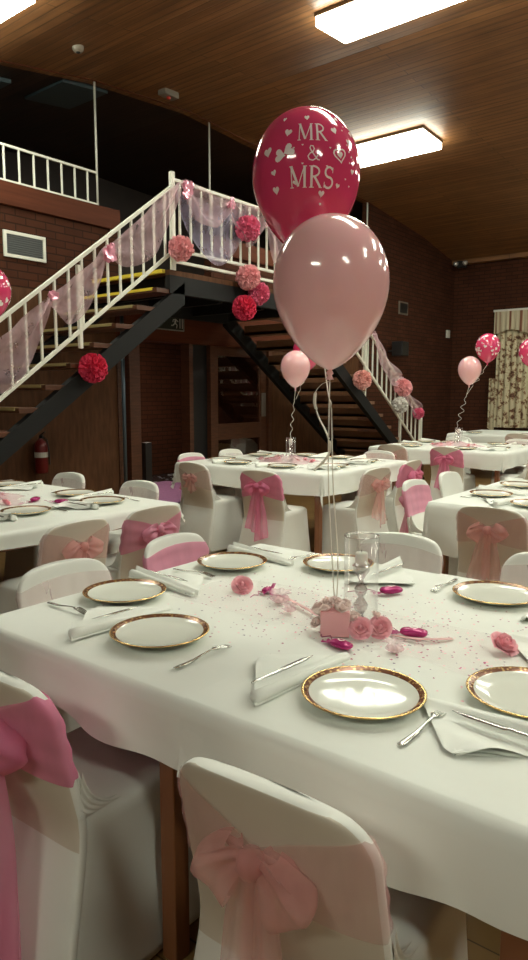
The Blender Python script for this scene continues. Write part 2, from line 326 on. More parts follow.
# open black door edge + glazed door
b = MB(); b.box(XL - .10, XL - .04, 6.47, 6.80, 0.01, 2.04); o = b.build('door_2', M['black']); struct(o)
b = MB(); b.box(XL - .12, XL + .03, 6.40, 6.47, 0, 2.05); b.box(XL - .12, XL + .03, 6.80, 6.88, 0, 2.05); b.box(XL - .12, XL + .03, 8.05, 8.13, 0, 2.05)
struct(b.build('trim_9', M['wood_red']))
b = MB(); X0, X1 = XL - .06, XL - .01
b.box(X0, X1, 6.88, 6.99, .01, 2.04); b.box(X0, X1, 7.90, 8.05, .01, 2.04); b.box(X0, X1, 6.99, 7.90, 1.92, 2.04); b.box(X0, X1, 6.99, 7.90, .78, 1.0); b.box(X0, X1, 6.99, 7.90, .01, .3)
d = struct(b.build('door_1', M['wood_red'], bevel=.005))
MB().box(X0 + .02, X0 + .03, 6.99, 7.90, 1.0, 1.92).build('glass_pane', M['door_glass'], d)
MB().box(X0 + .02, X0 + .03, 6.99, 7.90, .3, .78).build('glass_pane', M['door_glass'], d)
MB().box(X1, X1 + .012, 7.93, 8.02, 1.08, 1.42).build('push_plate', mat('brushed_steel', (.42, .40, .36), .35, .8), d, bevel=.002)

# ---------------------------------------------------------------- ceiling lights
names = ['ceiling light box at upper right of centre, nearest the camera', 'ceiling light box just right of the printed balloon', 'lit ceiling light box cut off by the top left corner']
for i, (x0, x1, y0, y1) in enumerate(LAMPS):
    yc = (y0 + y1) / 2; z = ceil_z(yc)
    t = thing('ceiling_light', ('long white lit ' + names[i]) if i < 3 else 'long lit ceiling light box outside the picture', 'ceiling light', ((x0 + x1) / 2, yc, z), 0, None if i < 3 else 'ceiling lights out of view')
    sl = (ceil_z(y1) - ceil_z(y0)) / (y1 - y0); hw = (x1 - x0) / 2; hy = (y1 - y0) / 2
    def slab(z0, z1, e, nm, mm):
        V = [(sx * (hw - e), sy * (hy - e), sy * hy * sl + zz) for zz in (z0, z1) for sy in (-1, 1) for sx in (-1, 1)]
        MB().add(V, [(0, 2, 3, 1), (4, 5, 7, 6), (0, 1, 5, 4), (2, 6, 7, 3), (0, 4, 6, 2), (1, 3, 7, 5)]).build(nm, mm, t)
    slab(-0.035, 0.01, -0.01, 'housing', M['fixture']); slab(-0.115, -0.035, 0.0, 'diffuser', M['lamp'])

# ---------------------------------------------------------------- staircase
SX0, SX1 = -6.12, -4.98      # flight between far and near stringers
LZ = 2.60; LY0, LY1 = 4.90, 7.02; NR = 14; RISE = LZ / NR
stair = thing('staircase', 'dark open staircase with two flights meeting at a central landing', 'staircase', (-5.55, 5.9, 0))
def wp(o): o.location = -stair.location; return o
GL, GR = 0.252, 0.262
for side, y0, sgn, go in ((0, LY0, -1, GL), (1, LY1, 1, GR)):
    for x in (SX1, SX0):
        yb = y0 + sgn * go * 13.2
        b = MB(); hw = .035
        V = []
        for xx in (x - hw, x + hw):
            pass
        # quad stringer: top edge follows nosings
        V = []
        for xx in (x - hw, x + hw):
            V += [(xx, y0 - .10 * sgn, LZ - .10), (xx, y0 - .10 * sgn, LZ - .31), (xx, y0 + sgn * go * 12.7, 0.0), (xx, y0 + sgn * go * 13.5, 0.0), (xx, y0 + sgn * go * 13.5, .02)]
        b.add(V, [(0, 1, 2, 3, 4), (9, 8, 7, 6, 5), (0, 5, 6, 1), (1, 6, 7, 2), (2, 7, 8, 3), (3, 8, 9, 4), (4, 9, 5, 0)])
        wp(b.build('stringer', M['black_steel'], stair))
    for k in range(1, NR):
        z = LZ - k * RISE; yc = y0 + sgn * go * (k - .5)
        b = MB(); b.box(SX0 - .03, SX1 + .02, yc - .135, yc + .135, z - .042, z)
        if side == 1: b.box(SX0 + .035, SX1 - .035, yc - .135, yc - .115, z - .042 , z + .085)
        o = wp(b.build('tread', M['tread'] if side else M['wood_red'], stair, bevel=.003))
        if side == 0:
            nb = MB(); nb.box(SX0 + .05, SX1 - .04, yc - .139, yc - .10, z - .006, z + .004); nb.box(SX0 + .05, SX1 - .04, yc - .141, yc - .135, z - .022, z + .004)
            nb.build('nosing', M['yellow'] if k == 1 else M['nosing'], o)
b = MB(); b.box(XL + .001, SX1 + .03, LY0 - .1, LY1 + .1, LZ - .05, LZ); wp(b.build('landing_deck', M['wood_panel'], stair))
b = MB(); b.box(SX1 - .03, SX1 + .035, LY0 - .1, LY1 + .1, LZ - .22, LZ - .05); b.box(SX0 - .03, SX0 + .03, LY0 - .1, LY1 + .1, LZ - .28, LZ - .05)
for yy in (LY0, LY0 + .7, LY1 - .7, LY1): b.box(SX0, SX1 - .03, yy - .03, yy + .03, LZ - .24, LZ - .05)
wp(b.build('landing_beam', M['black_steel'], stair))
b = MB(); b.box(SX0 + .05, SX1 - .03, LY0 - .142, LY0 - .10, LZ - .03, LZ + .004); wp(b.build('nosing', M['yellow'], stair))
RX = SX1 + .0
def railing(name, label, segs, posts, spacing, bottoms):
    t = thing(name, label, 'railing', (RX, segs[0][0][0], 0))
    def W_(o): o.location = -t.location; return o
    for (y0, z0), (y1, z1) in segs:
        W_(MB().bar((RX, y0, z0), (RX, y1, z1), .036, .030).build('handrail', M['white_metal'], t, bevel=.004))
    for (y0, z0), (y1, z1) in bottoms:
        W_(MB().bar((RX, y0, z0), (RX, y1, z1), .03, .03).build('bottom_rail', M['white_metal'], t, bevel=.003))
    for y, za, zb, w in posts:
        W_(MB().box(RX - w, RX + w, y - w, y + w, za, zb).build('newel_post', M['white_metal'], t, bevel=.003))
    (y0, z0), (y1, z1) = segs[0]; (a0, c0), (a1, c1) = bottoms[0]
    n = int(abs(y1 - y0) / spacing)
    for i in range(1, n + 1):
        y = y0 + (y1 - y0) * (i - .35) / n; f = (y - y0) / (y1 - y0); zt = z0 + (z1 - z0) * f; zb = c0 + (c1 - c0) * (y - a0) / (a1 - a0)
        W_(MB().box(RX - .009, RX + .009, y - .009, y + .009, zb, zt).build('baluster', M['white_metal'], t))
    return t
HL = lambda y: 3.43 + (y - LY0) * .748 + 0.0
railing('stair_railing', 'cream metal railing on the left flight draped with pale pink tulle',
        [((4.87, 3.38), (1.5, 3.38 - 3.37 * .752))], [(3.76, 1.80, HL(3.76) - .08, .017), (1.5, 0.02, .90, .022)], .136, [((4.87, 2.775), (1.5, 2.775 - 3.37 * .742))])
railing('landing_railing', 'cream metal railing along the front edge of the stair landing',
        [((4.88, 3.45), (LY1, 3.45))], [(4.88, 2.56, 3.52, .021), (LY1, 2.3, 3.5, .022)], .147, [((4.88, 2.80), (LY1, 2.80)), ((4.88, 2.69), (LY1, 2.69))])
railing('stair_railing', 'cream metal railing sloping down the right flight behind the pink balloon',
        [((LY1, 3.45), (10.42, 1.06))], [(10.42, 0.02, 1.10, .022), (8.6, 1.2, 2.3, .017), (9.7, .55, 1.5, .017)], .14, [((LY1, 2.93), (10.42, .50))])
# balcony railing and thin hangers up to the ceiling
bx = XL - .02
t = thing('balcony_railing', 'short cream railing standing on the brick balcony at upper left', 'railing', (bx, 3, 3.45))
def W_(o): o.location = -t.location; return o
W_(MB().bar((bx, .5, 3.80), (bx, 5.05, 3.80), .022, .022).build('handrail', M['white_metal'], t))
W_(MB().bar((bx, .5, 3.47), (bx, 5.05, 3.47), .02, .02).build('bottom_rail', M['white_metal'], t))
y = 4.93
while y > .6: W_(MB().box(bx - .008, bx + .008, y - .008, y + .008, 3.45, 3.80).build('baluster', M['white_metal'], t)); y -= .165
for (y, z0, lab) in ((5.06, 3.45, 'thin cream pole from the balcony corner up to the ceiling'), (6.87, 3.45, 'thin cream pole rising from behind the landing railing to the ceiling'), (10.9, 3.45, 'thin pole between mezzanine wall and ceiling beside the printed balloon')):
    tag(MB().tube([(bx, y, z0), (bx, y, ceil_z(y))], .012 if y < 8 else .014, 10).build('ceiling_pole', M['white_metal'], smooth=True), lab, 'pole')
# mezzanine ceiling panels, detectors
for x0, x1, y0, y1, lab in ((-7.15, -6.45, 4.75, 5.35, 'dull blue-grey square panel on the dark ceiling above the balcony'), (-7.4, -6.7, 3.6, 4.3, 'dull blue-grey ceiling panel cut off at the left edge')):
    z = ceil_z((y0 + y1) / 2); sl = (ceil_z(y1) - ceil_z(y0)) / (y1 - y0)
    V = [(x, y, ceil_z((y0 + y1) / 2) + (y - (y0 + y1) / 2) * sl + dz) for dz in (-.04, -.0) for y in (y0, y1) for x in (x0, x1)]
    tag(MB().add(V, [(0, 2, 3, 1), (4, 5, 7, 6), (0, 1, 5, 4), (2, 6, 7, 3), (0, 4, 6, 2), (1, 3, 7, 5)]).build('ceiling_panel', M['panel_blue']), lab, 'ceiling panel')
z = ceil_z(5.82)
t = thing('alarm_beacon', 'small white alarm box with red light on the wooden ceiling', 'alarm', (-6.0, 5.85, z))
MB().box(-.06, .06, -.11, .11, -.06, .01).build('casing', mat('dim_plastic', (.25, .22, .18), .5), t, bevel=.01)
MB().lathe([(0, -.085), (.02, -.08), (.024, -.06), (.0, -.06)], 12).build('red_lens', mat('red_lens', (.7, .05, .03), .3), t)
z = ceil_z(4.33)
t = thing('smoke_detector', 'small round smoke detector on the ceiling above the balcony pole', 'smoke detector', (-5.63, 4.33, z))
MB().lathe([(.0, -.05), (.035, -.048), (.05, -.03), (.055, .01)], 20).build('casing', mat('detector', (.32, .28, .22), .5), t, smooth=True)
MB().lathe([(.0, -.056), (.018, -.054), (.02, -.048), (0, -.048)], 12).build('sensor', M['black'], t)
# wall vents
t = thing('wall_vent', 'white framed louvred vent on the brick wall left of the stairs', 'vent', (XL, 4.115, 2.87))
b = MB()
b.box(.0, .02, -.235, .235, .095, .125); b.box(0, .02, -.235, .235, -.125, -.095); b.box(0, .02, -.235, -.205, -.095, .095); b.box(0, .02, .205, .235, -.095, .095)
b.build('frame', M['white_metal'], t); b = MB(); b.box(.0, .004, -.205, .205, -.095, .095)
for k in range(9): z = -.085 + k * .021; b.add([(.004, -.205, z), (.004, .205, z), (.016, .205, z - .010), (.016, -.205, z - .010)], [(0, 1, 2, 3)])
b.build('louvre', mat('grey_louvre', (.16, .17, .17), .5), t, fix=False)
t = thing('wall_vent', 'small dark square vent high on the brick wall right of the stairs', 'vent', (XL, 12.27, 3.03))
b = MB(); b.box(0, .02, -.18, .18, -.12, .12); b.build('frame', mat('dim_frame', (.16, .13, .10), .6), t); MB().box(.02, .024, -.15, .15, -.09, .09).build('louvre', M['black'], t)
tag(MB().box(XL, XL + .04, 14.28, 14.42, 2.60, 2.76).build('wall_thermostat', M['plastic'], bevel=.006), 'small off-white box on the brick wall near the far corner', 'wall box')
t = thing('wall_speaker', 'small black bracketed speaker on the wall behind the right flight', 'speaker', (XL, 11.75, 2.2))
MB().box(.12, .34, -.12, .14, -.1, .16).build('casing', M['black'], t, bevel=.01); MB().bar((0, 0, 0), (.14, 0, 0), .03, .03).build('bracket', M['black'], t)
t = thing('emergency_light', 'twin-lens emergency light high in the far corner', 'emergency light', (-6.05, YF - .28, 4.13))
MB().box(-.10, .10, 0, .1, -.08, .06).build('casing', M['black'], t, bevel=.01)
for sx in (-.09, .11): MB().lathe([(.0, .05), (.05, .04), (.06, 0), (.03, -.04), (0, -.05)], 16, (sx, -.05, -.01)).build('lamp_head', M['lens'], t, smooth=True)
# exit sign: dark sign, running figure and arrow
t = thing('exit_sign', 'dark exit sign with running figure mounted on the beam under the landing', 'sign', (XL + .06, 6.02, 2.28))
MB().box(0, .02, -.25, .25, -.10, .10).build('frame', mat('sign_edge', (.35, .36, .33), .5), t); b = MB(); b.box(.02, .024, -.235, .235, -.088, .088).build('panel', mat('sign_dark', (.012, .02, .015), .5), t)
b = MB(); xx = .027
def seg(p, q, w): b.bar((xx, p[0], p[1]), (xx, q[0], q[1]), .004, w)
def seg(p, q, w):
    d = Vector((q[0] - p[0], q[1] - p[1])).normalized(); n = Vector((-d.y, d.x)) * w / 2
    b.add([(xx, p[0] + n.x, p[1] + n.y), (xx, p[0] - n.x, p[1] - n.y), (xx, q[0] - n.x, q[1] - n.y), (xx, q[0] + n.x, q[1] + n.y)], [(0, 1, 2, 3)])
for p, q, w in (((.10, .05), (.10, .075), .024), ((.10, .04), (.085, -.01), .028), ((.085, -.01), (.12, -.03), .014), ((.12, -.03), (.11, -.07), .014), ((.085, -.01), (.05, -.04), .014), ((.05, -.04), (.02, -.04), .013), ((.10, .035), (.14, .01), .011), ((.10, .035), (.055, .03), .011), ((.055, .03), (.05, .0), .011),
                ((-.19, 0), (-.08, 0), .016), ((-.19, 0), (-.15, .035), .014), ((-.19, 0), (-.15, -.035), .014), ((.17, -.07), (.17, .07), .012), ((.17, .07), (.21, .07), .012), ((.21, .07), (.21, -.07), .012)): seg(p, q, w)
b.build('pictogram', M['label_white'], t, fix=False)
# fire extinguisher
t = thing('fire_extinguisher', 'red fire extinguisher on the dark wall beneath the left flight', 'fire extinguisher', (XL + .12, 4.13, .60))
MB().lathe([(.0, .0), (.07, .0), (.082, .02), (.082, .36), (.07, .42), (.03, .46), (.025, .48), (0, .48)], 20).build('cylinder', M['red_paint'], t, smooth=True)
MB().lathe([(.084, .22), (.0845, .22), (.0845, .29), (.084, .29)], 20).build('label_band', M['label_white'], t)
b = MB(); b.box(-.015, .05, -.012, .012, .48, .52); b.bar((0, 0, .52), (.10, 0, .57), .02, .01); b.tube([(.03, .01, .5), (.09, .03, .46), (.10, .05, .3), (.09, .06, .12)], .01, 6); b.build('valve_hose', M['black'], t)
t.scale = (.8, .8, .75)
MB().box(-.15, -.07, -.03, .03, .2, .4).build('bracket', M['black'], t)

# ---------------------------------------------------------------- far window curtains
cur = thing('window_curtain', 'cream and brown floral curtains under a striped valance on the far wall', 'curtain', (-3.86, YF - .05, .70))
def cfn(u, v):
    x = -1.40 + 2.8 * u; pleat = .03 * math.sin(u * 2 * PI * 22) + .01 * math.sin(u * 2 * PI * 9 + 1)
    return (x + .006 * math.sin(u * 150), -.10 + pleat * (.6 + .4 * (1 - v)), .0 + 2.1 * v)
for nm, s in (('curtain_panel', 1),):
    MB().grid(cfn, 260, 8).build(nm, M['curtain'], cur, smooth=True)
def vfn(u, v):
    x = -1.44 + 2.88 * u; return (x, -.19 + .012 * math.sin(u * 2 * PI * 30) * (1 - v * .7), 1.97 + .41 * v - .04 * (1 - v) * math.cos(u * 2 * PI * 4))
MB().grid(vfn, 260, 6).build('valance', M['valance'], cur, smooth=True)
MB().box(-1.46, 1.46, -.2, .04, 2.38, 2.42).build('pelmet_board', M['plastic'], cur)
MB().grid(lambda u, v: (-1.55 + .14 * u, -.06 + .02 * math.sin(u * 9), -.02 + 1.05 * v - .1 * u * (1 - v)), 8, 10).build('tieback_edge', M['curtain'], cur, smooth=True)

# ---------------------------------------------------------------- tables and cloths
def make_table(x0, x1, y0, y1, label, group=None):
    t = thing('trestle_table', label, 'table', ((x0 + x1) / 2, (y0 + y1) / 2, 0), 0, group)
    hx, hy = (x1 - x0) / 2, (y1 - y0) / 2
    MB().box(-hx, hx, -hy, hy, .715, .742).build('tabletop', M['table_wood'], t, bevel=.004)
    b = MB(); ap = .03
    b.box(-hx + ap, hx - ap, -hy + ap, -hy + ap + .02, .64, .715); b.box(-hx + ap, hx - ap, hy - ap - .02, hy - ap, .64, .715)
    b.box(-hx + ap, -hx + ap + .02, -hy + ap + .02, hy - ap - .02, .64, .715); b.box(hx - ap - .02, hx - ap, -hy + ap + .02, hy - ap - .02, .64, .715)
    b.build('apron', M['table_wood'], t)
    for sx in (-1, 1):
        for sy in (-1, 1):
            cx, cy = sx * (hx - .052), sy * (hy - .052)
            MB().box(cx - .025, cx + .025, cy - .025, cy + .025, 0, .714).build('leg', M['table_wood'], t, bevel=.004)
    return t
def cloth(x0, x1, y0, y1, drop, label, z=.75, seed=0, sides=(1, 1, 1, 1), group=None, amp=.012, flare=.035):
    """sides: -x,+x,-y,+y overhang factors; corners hang in a cone"""
    R_ = .022; rnd = random.Random(seed); ph = [rnd.uniform(0, 6.28) for _ in range(8)]
    hx, hy = (x1 - x0) / 2, (y1 - y0) / 2
    def axis(h, lo, hi):
        a = []
        n = 7
        if lo: a += [-h - lo * drop * (1 - k / n) for k in range(n)]
        a += [-h - .006 if lo else -h] + [-h + 2 * h * k / 34 for k in range(35)] + ([h + .006] if hi else [])
        if hi: a += [h + hi * drop * ((k + 1) / n) for k in range(n)]
        return sorted(set(a))
    AX = axis(hx, sides[0], sides[1]); AY = axis(hy, sides[2], sides[3])
    def pos(a, b_):
        ca = max(-hx, min(hx, a)); cb = max(-hy, min(hy, b_)); ox, oy = a - ca, b_ - cb; o = math.hypot(ox, oy)
        zz = .0015 * noise.noise((a * 4 + seed, b_ * 4, seed * 1.7))
        if o < 1e-6: return (a, b_, z + zz)
        dx, dy = ox / o, oy / o
        s = (a * (abs(dy)) - b_ * abs(dx))
        th = min(o / R_, PI / 2); out = R_ * math.sin(th); dz = R_ * (1 - math.cos(th)) + max(0, o - R_ * PI / 2)
        k = dz / max(drop, .01)
        w = amp * k * (math.sin(s * 7 + ph[0]) + .7 * math.sin(s * 13 + ph[1]) + .4 * math.sin(s * 23 + ph[2]))
        cornerness = min(abs(dx), abs(dy)) * 1.414
        w += .02 * k * noise.noise((s * 6 + seed, dz * 7, seed + dx * 3))
        out += w + flare * dz * (.6 + .4 * math.sin(s * 3 + ph[3])) + cornerness * .015 * k
        hem = .012 * k * math.sin(s * 5 + ph[4])
        return (ca + dx * out, cb + dy * out, z + zz - dz * .995 + hem)
    b = MB(); V = [pos(a, c) for a in AX for c in AY]; n = len(AY)
    F = [(i * n + j, (i + 1) * n + j, (i + 1) * n + j + 1, i * n + j + 1) for i in range(len(AX) - 1) for j in range(n - 1)]
    b.add(V, F); o = b.build('tablecloth', M['cloth'], smooth=True, loc=((x0 + x1) / 2, (y0 + y1) / 2, 0))
    return tag(o, label, 'tablecloth', group)

T = {  # name: x0,x1,y0,y1,drop
 'T1': (-1.90, -0.25, 1.04, 2.38), 'T2': (-4.85, -3.03, 1.15, 2.96), 'T3': (-4.82, -3.14, 4.74, 6.26),
 'T4': (-1.82, -0.2, 3.97, 5.30), 'T5': (-4.36, -2.68, 7.70, 9.10), 'T6': (-4.75, -3.0, 11.0, 12.5), 'T7': (-1.95, -.3, 8.3, 9.7)}
make_table(-1.88, -1.11, 1.06, 2.36, 'brown wooden table under the left part of the nearest white cloth')
make_table(-1.07, -0.27, 1.06, 2.36, 'brown wooden table whose legs show behind the nearest pale-bowed chair')
cloth(-1.90, -.96, 1.04, 2.38, .165, 'white cloth over the left half of the nearest table', seed=1, sides=(1, 0, 1, 1), z=.7475, amp=.014)
cloth(-1.04, -0.25, 1.04, 2.38, .185, 'white cloth over the right half of the nearest table', seed=2, sides=(0, 1, 1, 1), z=.7505, amp=.018)
LAB = {'T2': ('table at the left edge under the stairs', .10), 'T3': ('middle table in front of the glazed door', .20), 'T4': ('right-hand table just behind the nearest one', .34),
       'T5': ('far table with two balloons left of the curtains', .20), 'T6': ('farthest table below the curtains', .2), 'T7': ('far table at the right edge', .25)}
for i, (k, (lab, dr)) in enumerate(LAB.items()):
    x0, x1, y0, y1 = T[k]
    make_table(x0 + .02, x1 - .02, y0 + .02, y1 - .02, 'brown wooden ' + lab)
    cloth(x0, x1, y0, y1, dr, 'white cloth draped over the ' + lab, seed=10 + i, amp=.012)

# ---------------------------------------------------------------- chairs
CH = .79
def back_sec(z, off=0.0, n=28, flat=1.0):
    """closed plan section of the backrest at height z (local: chair faces +y, back top at y=0)"""
    wb = .200 + .030 * (1 - smoothstep(0, .46, z)) - .004 * smoothstep(.5, .79, z)
    r = .062; zt = CH - .012
    hw = wb
    if z > zt - r: hw = wb - r + math.sqrt(max(0, r * r - (z - zt + r) ** 2))
    th = .019
    if z > zt - .01: th = .019 * math.sqrt(max(.25, 1 - ((z - zt + .01) / .022) ** 2))
    yc = .075 * (CH - z) / .35 if z > .47 else .0686 - .085 * smoothstep(0, 1, (.47 - z) / .47)
    hw += off; th += off
    P = []
    for k in range(n):
        a = 2 * PI * k / n; c, s_ = math.cos(a), math.sin(a)
        x = hw * math.copysign(abs(c) ** .45, c); y = th * math.copysign(abs(s_) ** .45, s_)
        bow = -.030 * (1 - (x / .2) ** 2) * (.25 + .75 * smoothstep(.40, .60, z)) + .012 * (1 - (x / .22) ** 2) * math.exp(-((z - .40) / .06) ** 2)
        P.append((x, yc + y + bow, z + .03 * (1 - (x / .21) ** 2) * smoothstep(.6, .79, z)))
    return P
def loft(b, secs, cap0=True, cap1=True, mi=0):
    n = len(secs[0]); V = [p for s_ in secs for p in s_]; F = []
    for i in range(len(secs) - 1):
        for k in range(n): k2 = (k + 1) % n; F.append((i * n + k, i * n + k2, (i + 1) * n + k2, (i + 1) * n + k))
    if cap0: F.append(tuple(reversed(range(n))))
    if cap1: F.append(tuple((len(secs) - 1) * n + k for k in range(n)))
    b.add(V, F, mi)
def rrect(x0, x1, y0, y1, r, z, n=7, pinch=0.0, bell=0.0):
    P = []
    for cx, cy, a0 in ((x1 - r, y1 - r, 0), (x0 + r, y1 - r, 90), (x0 + r, y0 + r, 180), (x1 - r, y0 + r, 270)):
        for k in range(n):
            a = math.radians(a0 + 90 * k / (n - 1)); P.append([cx + r * math.cos(a), cy + r * math.sin(a), z])
    Q = []
    for i, p in enumerate(P):
        Q.append(p); q = P[(i + 1) % len(P)]
        if i % n == n - 1:
            for j in range(1, 6):
                f = j / 6; m_ = [p[c] + (q[c] - p[c]) * f for c in range(3)]
                s_ = pinch * math.sin(PI * f); cx, cy = (x0 + x1) / 2, (y0 + y1) / 2
                dx, dy = (q[1] - p[1]), -(q[0] - p[0]); l = math.hypot(dx, dy); 
                m_[0] -= -dx / l * -s_ if False else (s_ * (1 if m_[0] > cx else -1) if abs(dx) > abs(dy) else 0)
                m_[1] -= (s_ * (1 if m_[1] > cy else -1) if abs(dy) >= abs(dx) else 0)
                Q.append(m_)
    return [tuple(p) for p in Q]
def back_y(z): return .075 * (CH - z) / .35 if z > .47 else .0686 - .085 * smoothstep(0, 1, (.47 - z) / .47)
def seat_mesh():
    b = MB(); S_ = []
    for z, ex, pin in ((.012, .018, .006), (.03, .016, .010), (.12, .010, .016), (.25, .0, .016), (.38, -.008, .008), (.42, -.010, .003), (.445, -.012, 0)):
        S_.append(rrect(-.203 - ex, .203 + ex , back_y(z), .46 + ex, .035, z, pinch=pin))
    for z, ins in ((.458, .020), (.467, .036), (.472, .06), (.474, .11)):
        S_.append(rrect(-.203 + ins, .203 - ins, .055 + ins * .6, .46 - ins, .04, z))
    loft(b, S_)
    for s_ in (-1, 1):   # gathered creases where the back meets the seat
        for inner in (0, .014):
            def fn(u, v, inner=inner, s_=s_):
                P0 = Vector((0, .056 + .012 * (1 - u), .59 - .115 * u)); P2 = Vector((0, .185 - .105 * u, .472)); P1 = Vector((0, .088 - .02 * u, .492 - .015 * u))
                p = P0 * (1 - v) ** 2 + P1 * (2 * v * (1 - v)) + P2 * v * v
                return (s_ * (.200 - inner + .0045 * math.sin(u * 2 * PI * 4.5) * math.sin(PI * min(1, v * 1.1 + .05)) - .006 * v), p.y, p.z)
            b.grid(fn, 28, 12)
    return b.mesh('seat_cover', M['cover'])
def back_mesh():
    b = MB(); n = 40; zs = [.012, .08, .16, .24, .30, .35, .40, .44, .48, .54, .60, .66, .70, .72, .735, .75, .76, .768, .773, .776, .778]
    loft(b, [back_sec(z, n=n) for z in zs])
    for i, f in enumerate(b.f):   # rear face of the stretched cover shows the beige chair through it
        if len(f) == 4 and all(n * .54 <= (v % n) <= n * .96 for v in f) and f[0] // n >= 6: b.m[i] = 1
    return b.mesh('backrest', [M['cover'], M['cover_back']])
def band_mesh(mname, h0=.075, zc=.615):
    b = MB(); n = 72
    base = back_sec(.62, n=n)
    def fn(u, v):
        i = int(round(u * n)) % n; v2 = v * 2 - 1
        ang = 2 * PI * i / n; yb = math.sin(ang)
        xx = abs(base[i][0]) / .2
        h = h0 if yb > -.05 else h0 * (.38 + .75 * xx ** .8)
        z = zc + v2 * h + (-.012 * (1 - xx) if yb < 0 else .004)
        off = .0035 + .0018 * math.sin(v * 19 + i * .15) + (.006 * (1 - xx) if yb < 0 else 0)
        z = max(.40, min(.772, z)); P = back_sec(z, off, n); return P[i]
    b.grid(fn, n, 14, cu=True); return b.mesh('sash', M[mname], fix=False)
def bow_mesh(mname, size=1.0, tail=.36, seed=0, droop=.02):
    rnd = random.Random(seed); b = MB(); zc = .68; y0 = -.014
    for sx in (-1, 1):
        ph = rnd.uniform(0, 6)
        def fn(u, v):
            s_ = (v - .5) * 2; w = (.018 + .052 * math.sin(PI * min(1, u * 1.0)) ** .8) * size; r = .135 * size * math.sin(PI * u) ** .8
            x = sx * (.006 + r * (1 - .62 * s_ * s_)); puff = .042 * size * math.sin(2 * PI * u) * (.7 + .3 * math.cos(s_ * 1.6))
            return (x, y0 - .030 - puff * .8 - .006 * math.sin(s_ * 7 + ph + u * 5), zc + s_ * w - droop * math.sin(PI * u) * size + .008 * math.sin(u * 9 + ph))
        b.grid(fn, 22, 13)
    for k, sx in enumerate((-1, 1)):
        ph = rnd.uniform(0, 6); tl = tail * (1 if k else .86); sp = rnd.uniform(.02, .05)
        def fn(u, v):
            s_ = (v - .5) * 2; w = (.018 + .062 * u ** .5) * size
            z = zc - .01 - tl * u + .025 * u * s_ * sx; zz = max(z, .02)
            yback = y0 + (.0 if zz > .45 else -.006 * (.45 - zz) / .1)
            return (sx * (.012 + sp * u) + s_ * w, yback - .026 - .012 * math.sin(s_ * 6 + ph + u * 3) * (.3 + u) , zz)
        b.grid(fn, 18, 13)
    b.lathe([(.0, -.024), (.016, -.022), (.024, -.008), (.024, .008), (.016, .022), (0, .024)], 14, (0, y0 - .032, zc))
    return b.mesh('bow', M[mname], fix=False)
SEAT, BACK = seat_mesh(), back_mesh()
BAND = {k: band_mesh(k, h, z) for k, h, z in (('sash_hot', .092, .67), ('sash_mid', .085, .655), ('sash_pale', .08, .67), ('sash_faint', .08, .655))}
BOWS = {'hot': bow_mesh('sash_hot', .85, .42, 1), 'mid': bow_mesh('sash_mid', .8, .26, 2), 'pale': bow_mesh('bow_pale', .8, .34, 3), 'palebig': bow_mesh('bow_pale', .82, .50, 4, .035), 'hotlong': bow_mesh('sash_hot', 1.0, .60, 5, .03), 'small': bow_mesh('bow_pale', .62, .12, 6)}
CHAIRS = []
def chair(x, y, face, style, bow, label, group=None, dz=0):
    """face: compass word for the way the sitter looks"""
    rz = {'+y': 0, '-x': PI / 2, '-y': PI, '+x': -PI / 2}[face[:2]] + (math.radians(float(face[2:])) if len(face) > 2 else 0)
    t = thing('banquet_chair', label, 'chair', (x, y, 0), rz, group)
    link('seat_cover', SEAT, t); link('backrest', BACK, t)
    if style: 
        s_ = link('sash', BAND[style], t)
        if bow: link('bow', BOWS[bow], s_)
    return t
chair(-.645, .825, '+y3', 'sash_pale', 'palebig', 'white covered chair in the foreground with large pale pink organza bow')
chair(-1.400, .80, '+y2', 'sash_hot', 'hotlong', 'white covered chair cut off at lower left, bright pink sash with long tail')
chair(-2.09, 1.47, '+x', 'sash_faint', 'pale', 'white covered chair at the left end of the nearest table, faint pale sash band')
chair(-2.12, 2.06, '+x4', 'sash_mid', 'mid', 'white covered chair with wide mid-pink band facing the nearest table')
chair(-1.36, 2.69, '-y', 'sash_faint', 'pale', 'plain white covered chair on the far side of the nearest table')
chair(-.72, 2.70, '-y', 'sash_faint', 'pale', 'white covered chair at the far side of the nearest table by the right edge')
chair(-2.76, 2.03, '-x', 'sash_pale', 'pale', 'white covered chair with pale peach bow backing onto the nearest table')
chair(-2.79, 2.56, '-x-3', 'sash_mid', 'mid', 'white covered chair with vivid pink knot at the left-hand table')
chair(-3.66, 3.23, '-y', 'sash_faint', 'pale', 'white chair back beyond the left-hand table, the right one of two')
chair(-4.47, 3.23, '-y', 'sash_faint', 'pale', 'white chair back beyond the left-hand table, below the fire extinguisher')
chair(-4.30, 4.42, '+y-4', 'sash_faint', 'small', 'white covered chair with small pale knot left of the bright pink bow chair')
chair(-3.44, 4.30, '+y4', 'sash_hot', 'hot', 'white covered chair with bright pink hanging bow at the middle table')
chair(-2.79, 5.05, '-x-6', 'sash_pale', 'pale', 'white covered chair with pale peach bow at the right side of the middle table')
chair(-2.85, 5.80, '-x', 'sash_hot', 'hot', 'white covered chair with crossed bright pink bow partly hidden between the tables')
chair(-4.99, 5.10, '+x', 'sash_mid', 'mid', 'low-showing chair with pink band at the left end of the middle table')
chair(-4.99, 5.72, '+x', 'sash_faint', 'pale', 'chair back at the left end of the middle table farther from camera')
chair(-3.60, 6.55, '-y', 'sash_pale', 'pale', 'pale chair back behind the middle table, right of the balloon strings')
chair(-2.17, 4.48, '+x', 'sash_mid', 'mid', 'white chair with broad pink band beside the long cloth of the right-hand table')
chair(-2.18, 5.10, '+x', None, None, 'plain white chair without sash at the left end of the right-hand table')
chair(-1.33, 3.68, '+y', 'sash_pale', 'pale', 'white covered chair with pale peach bow in front of the right-hand table')
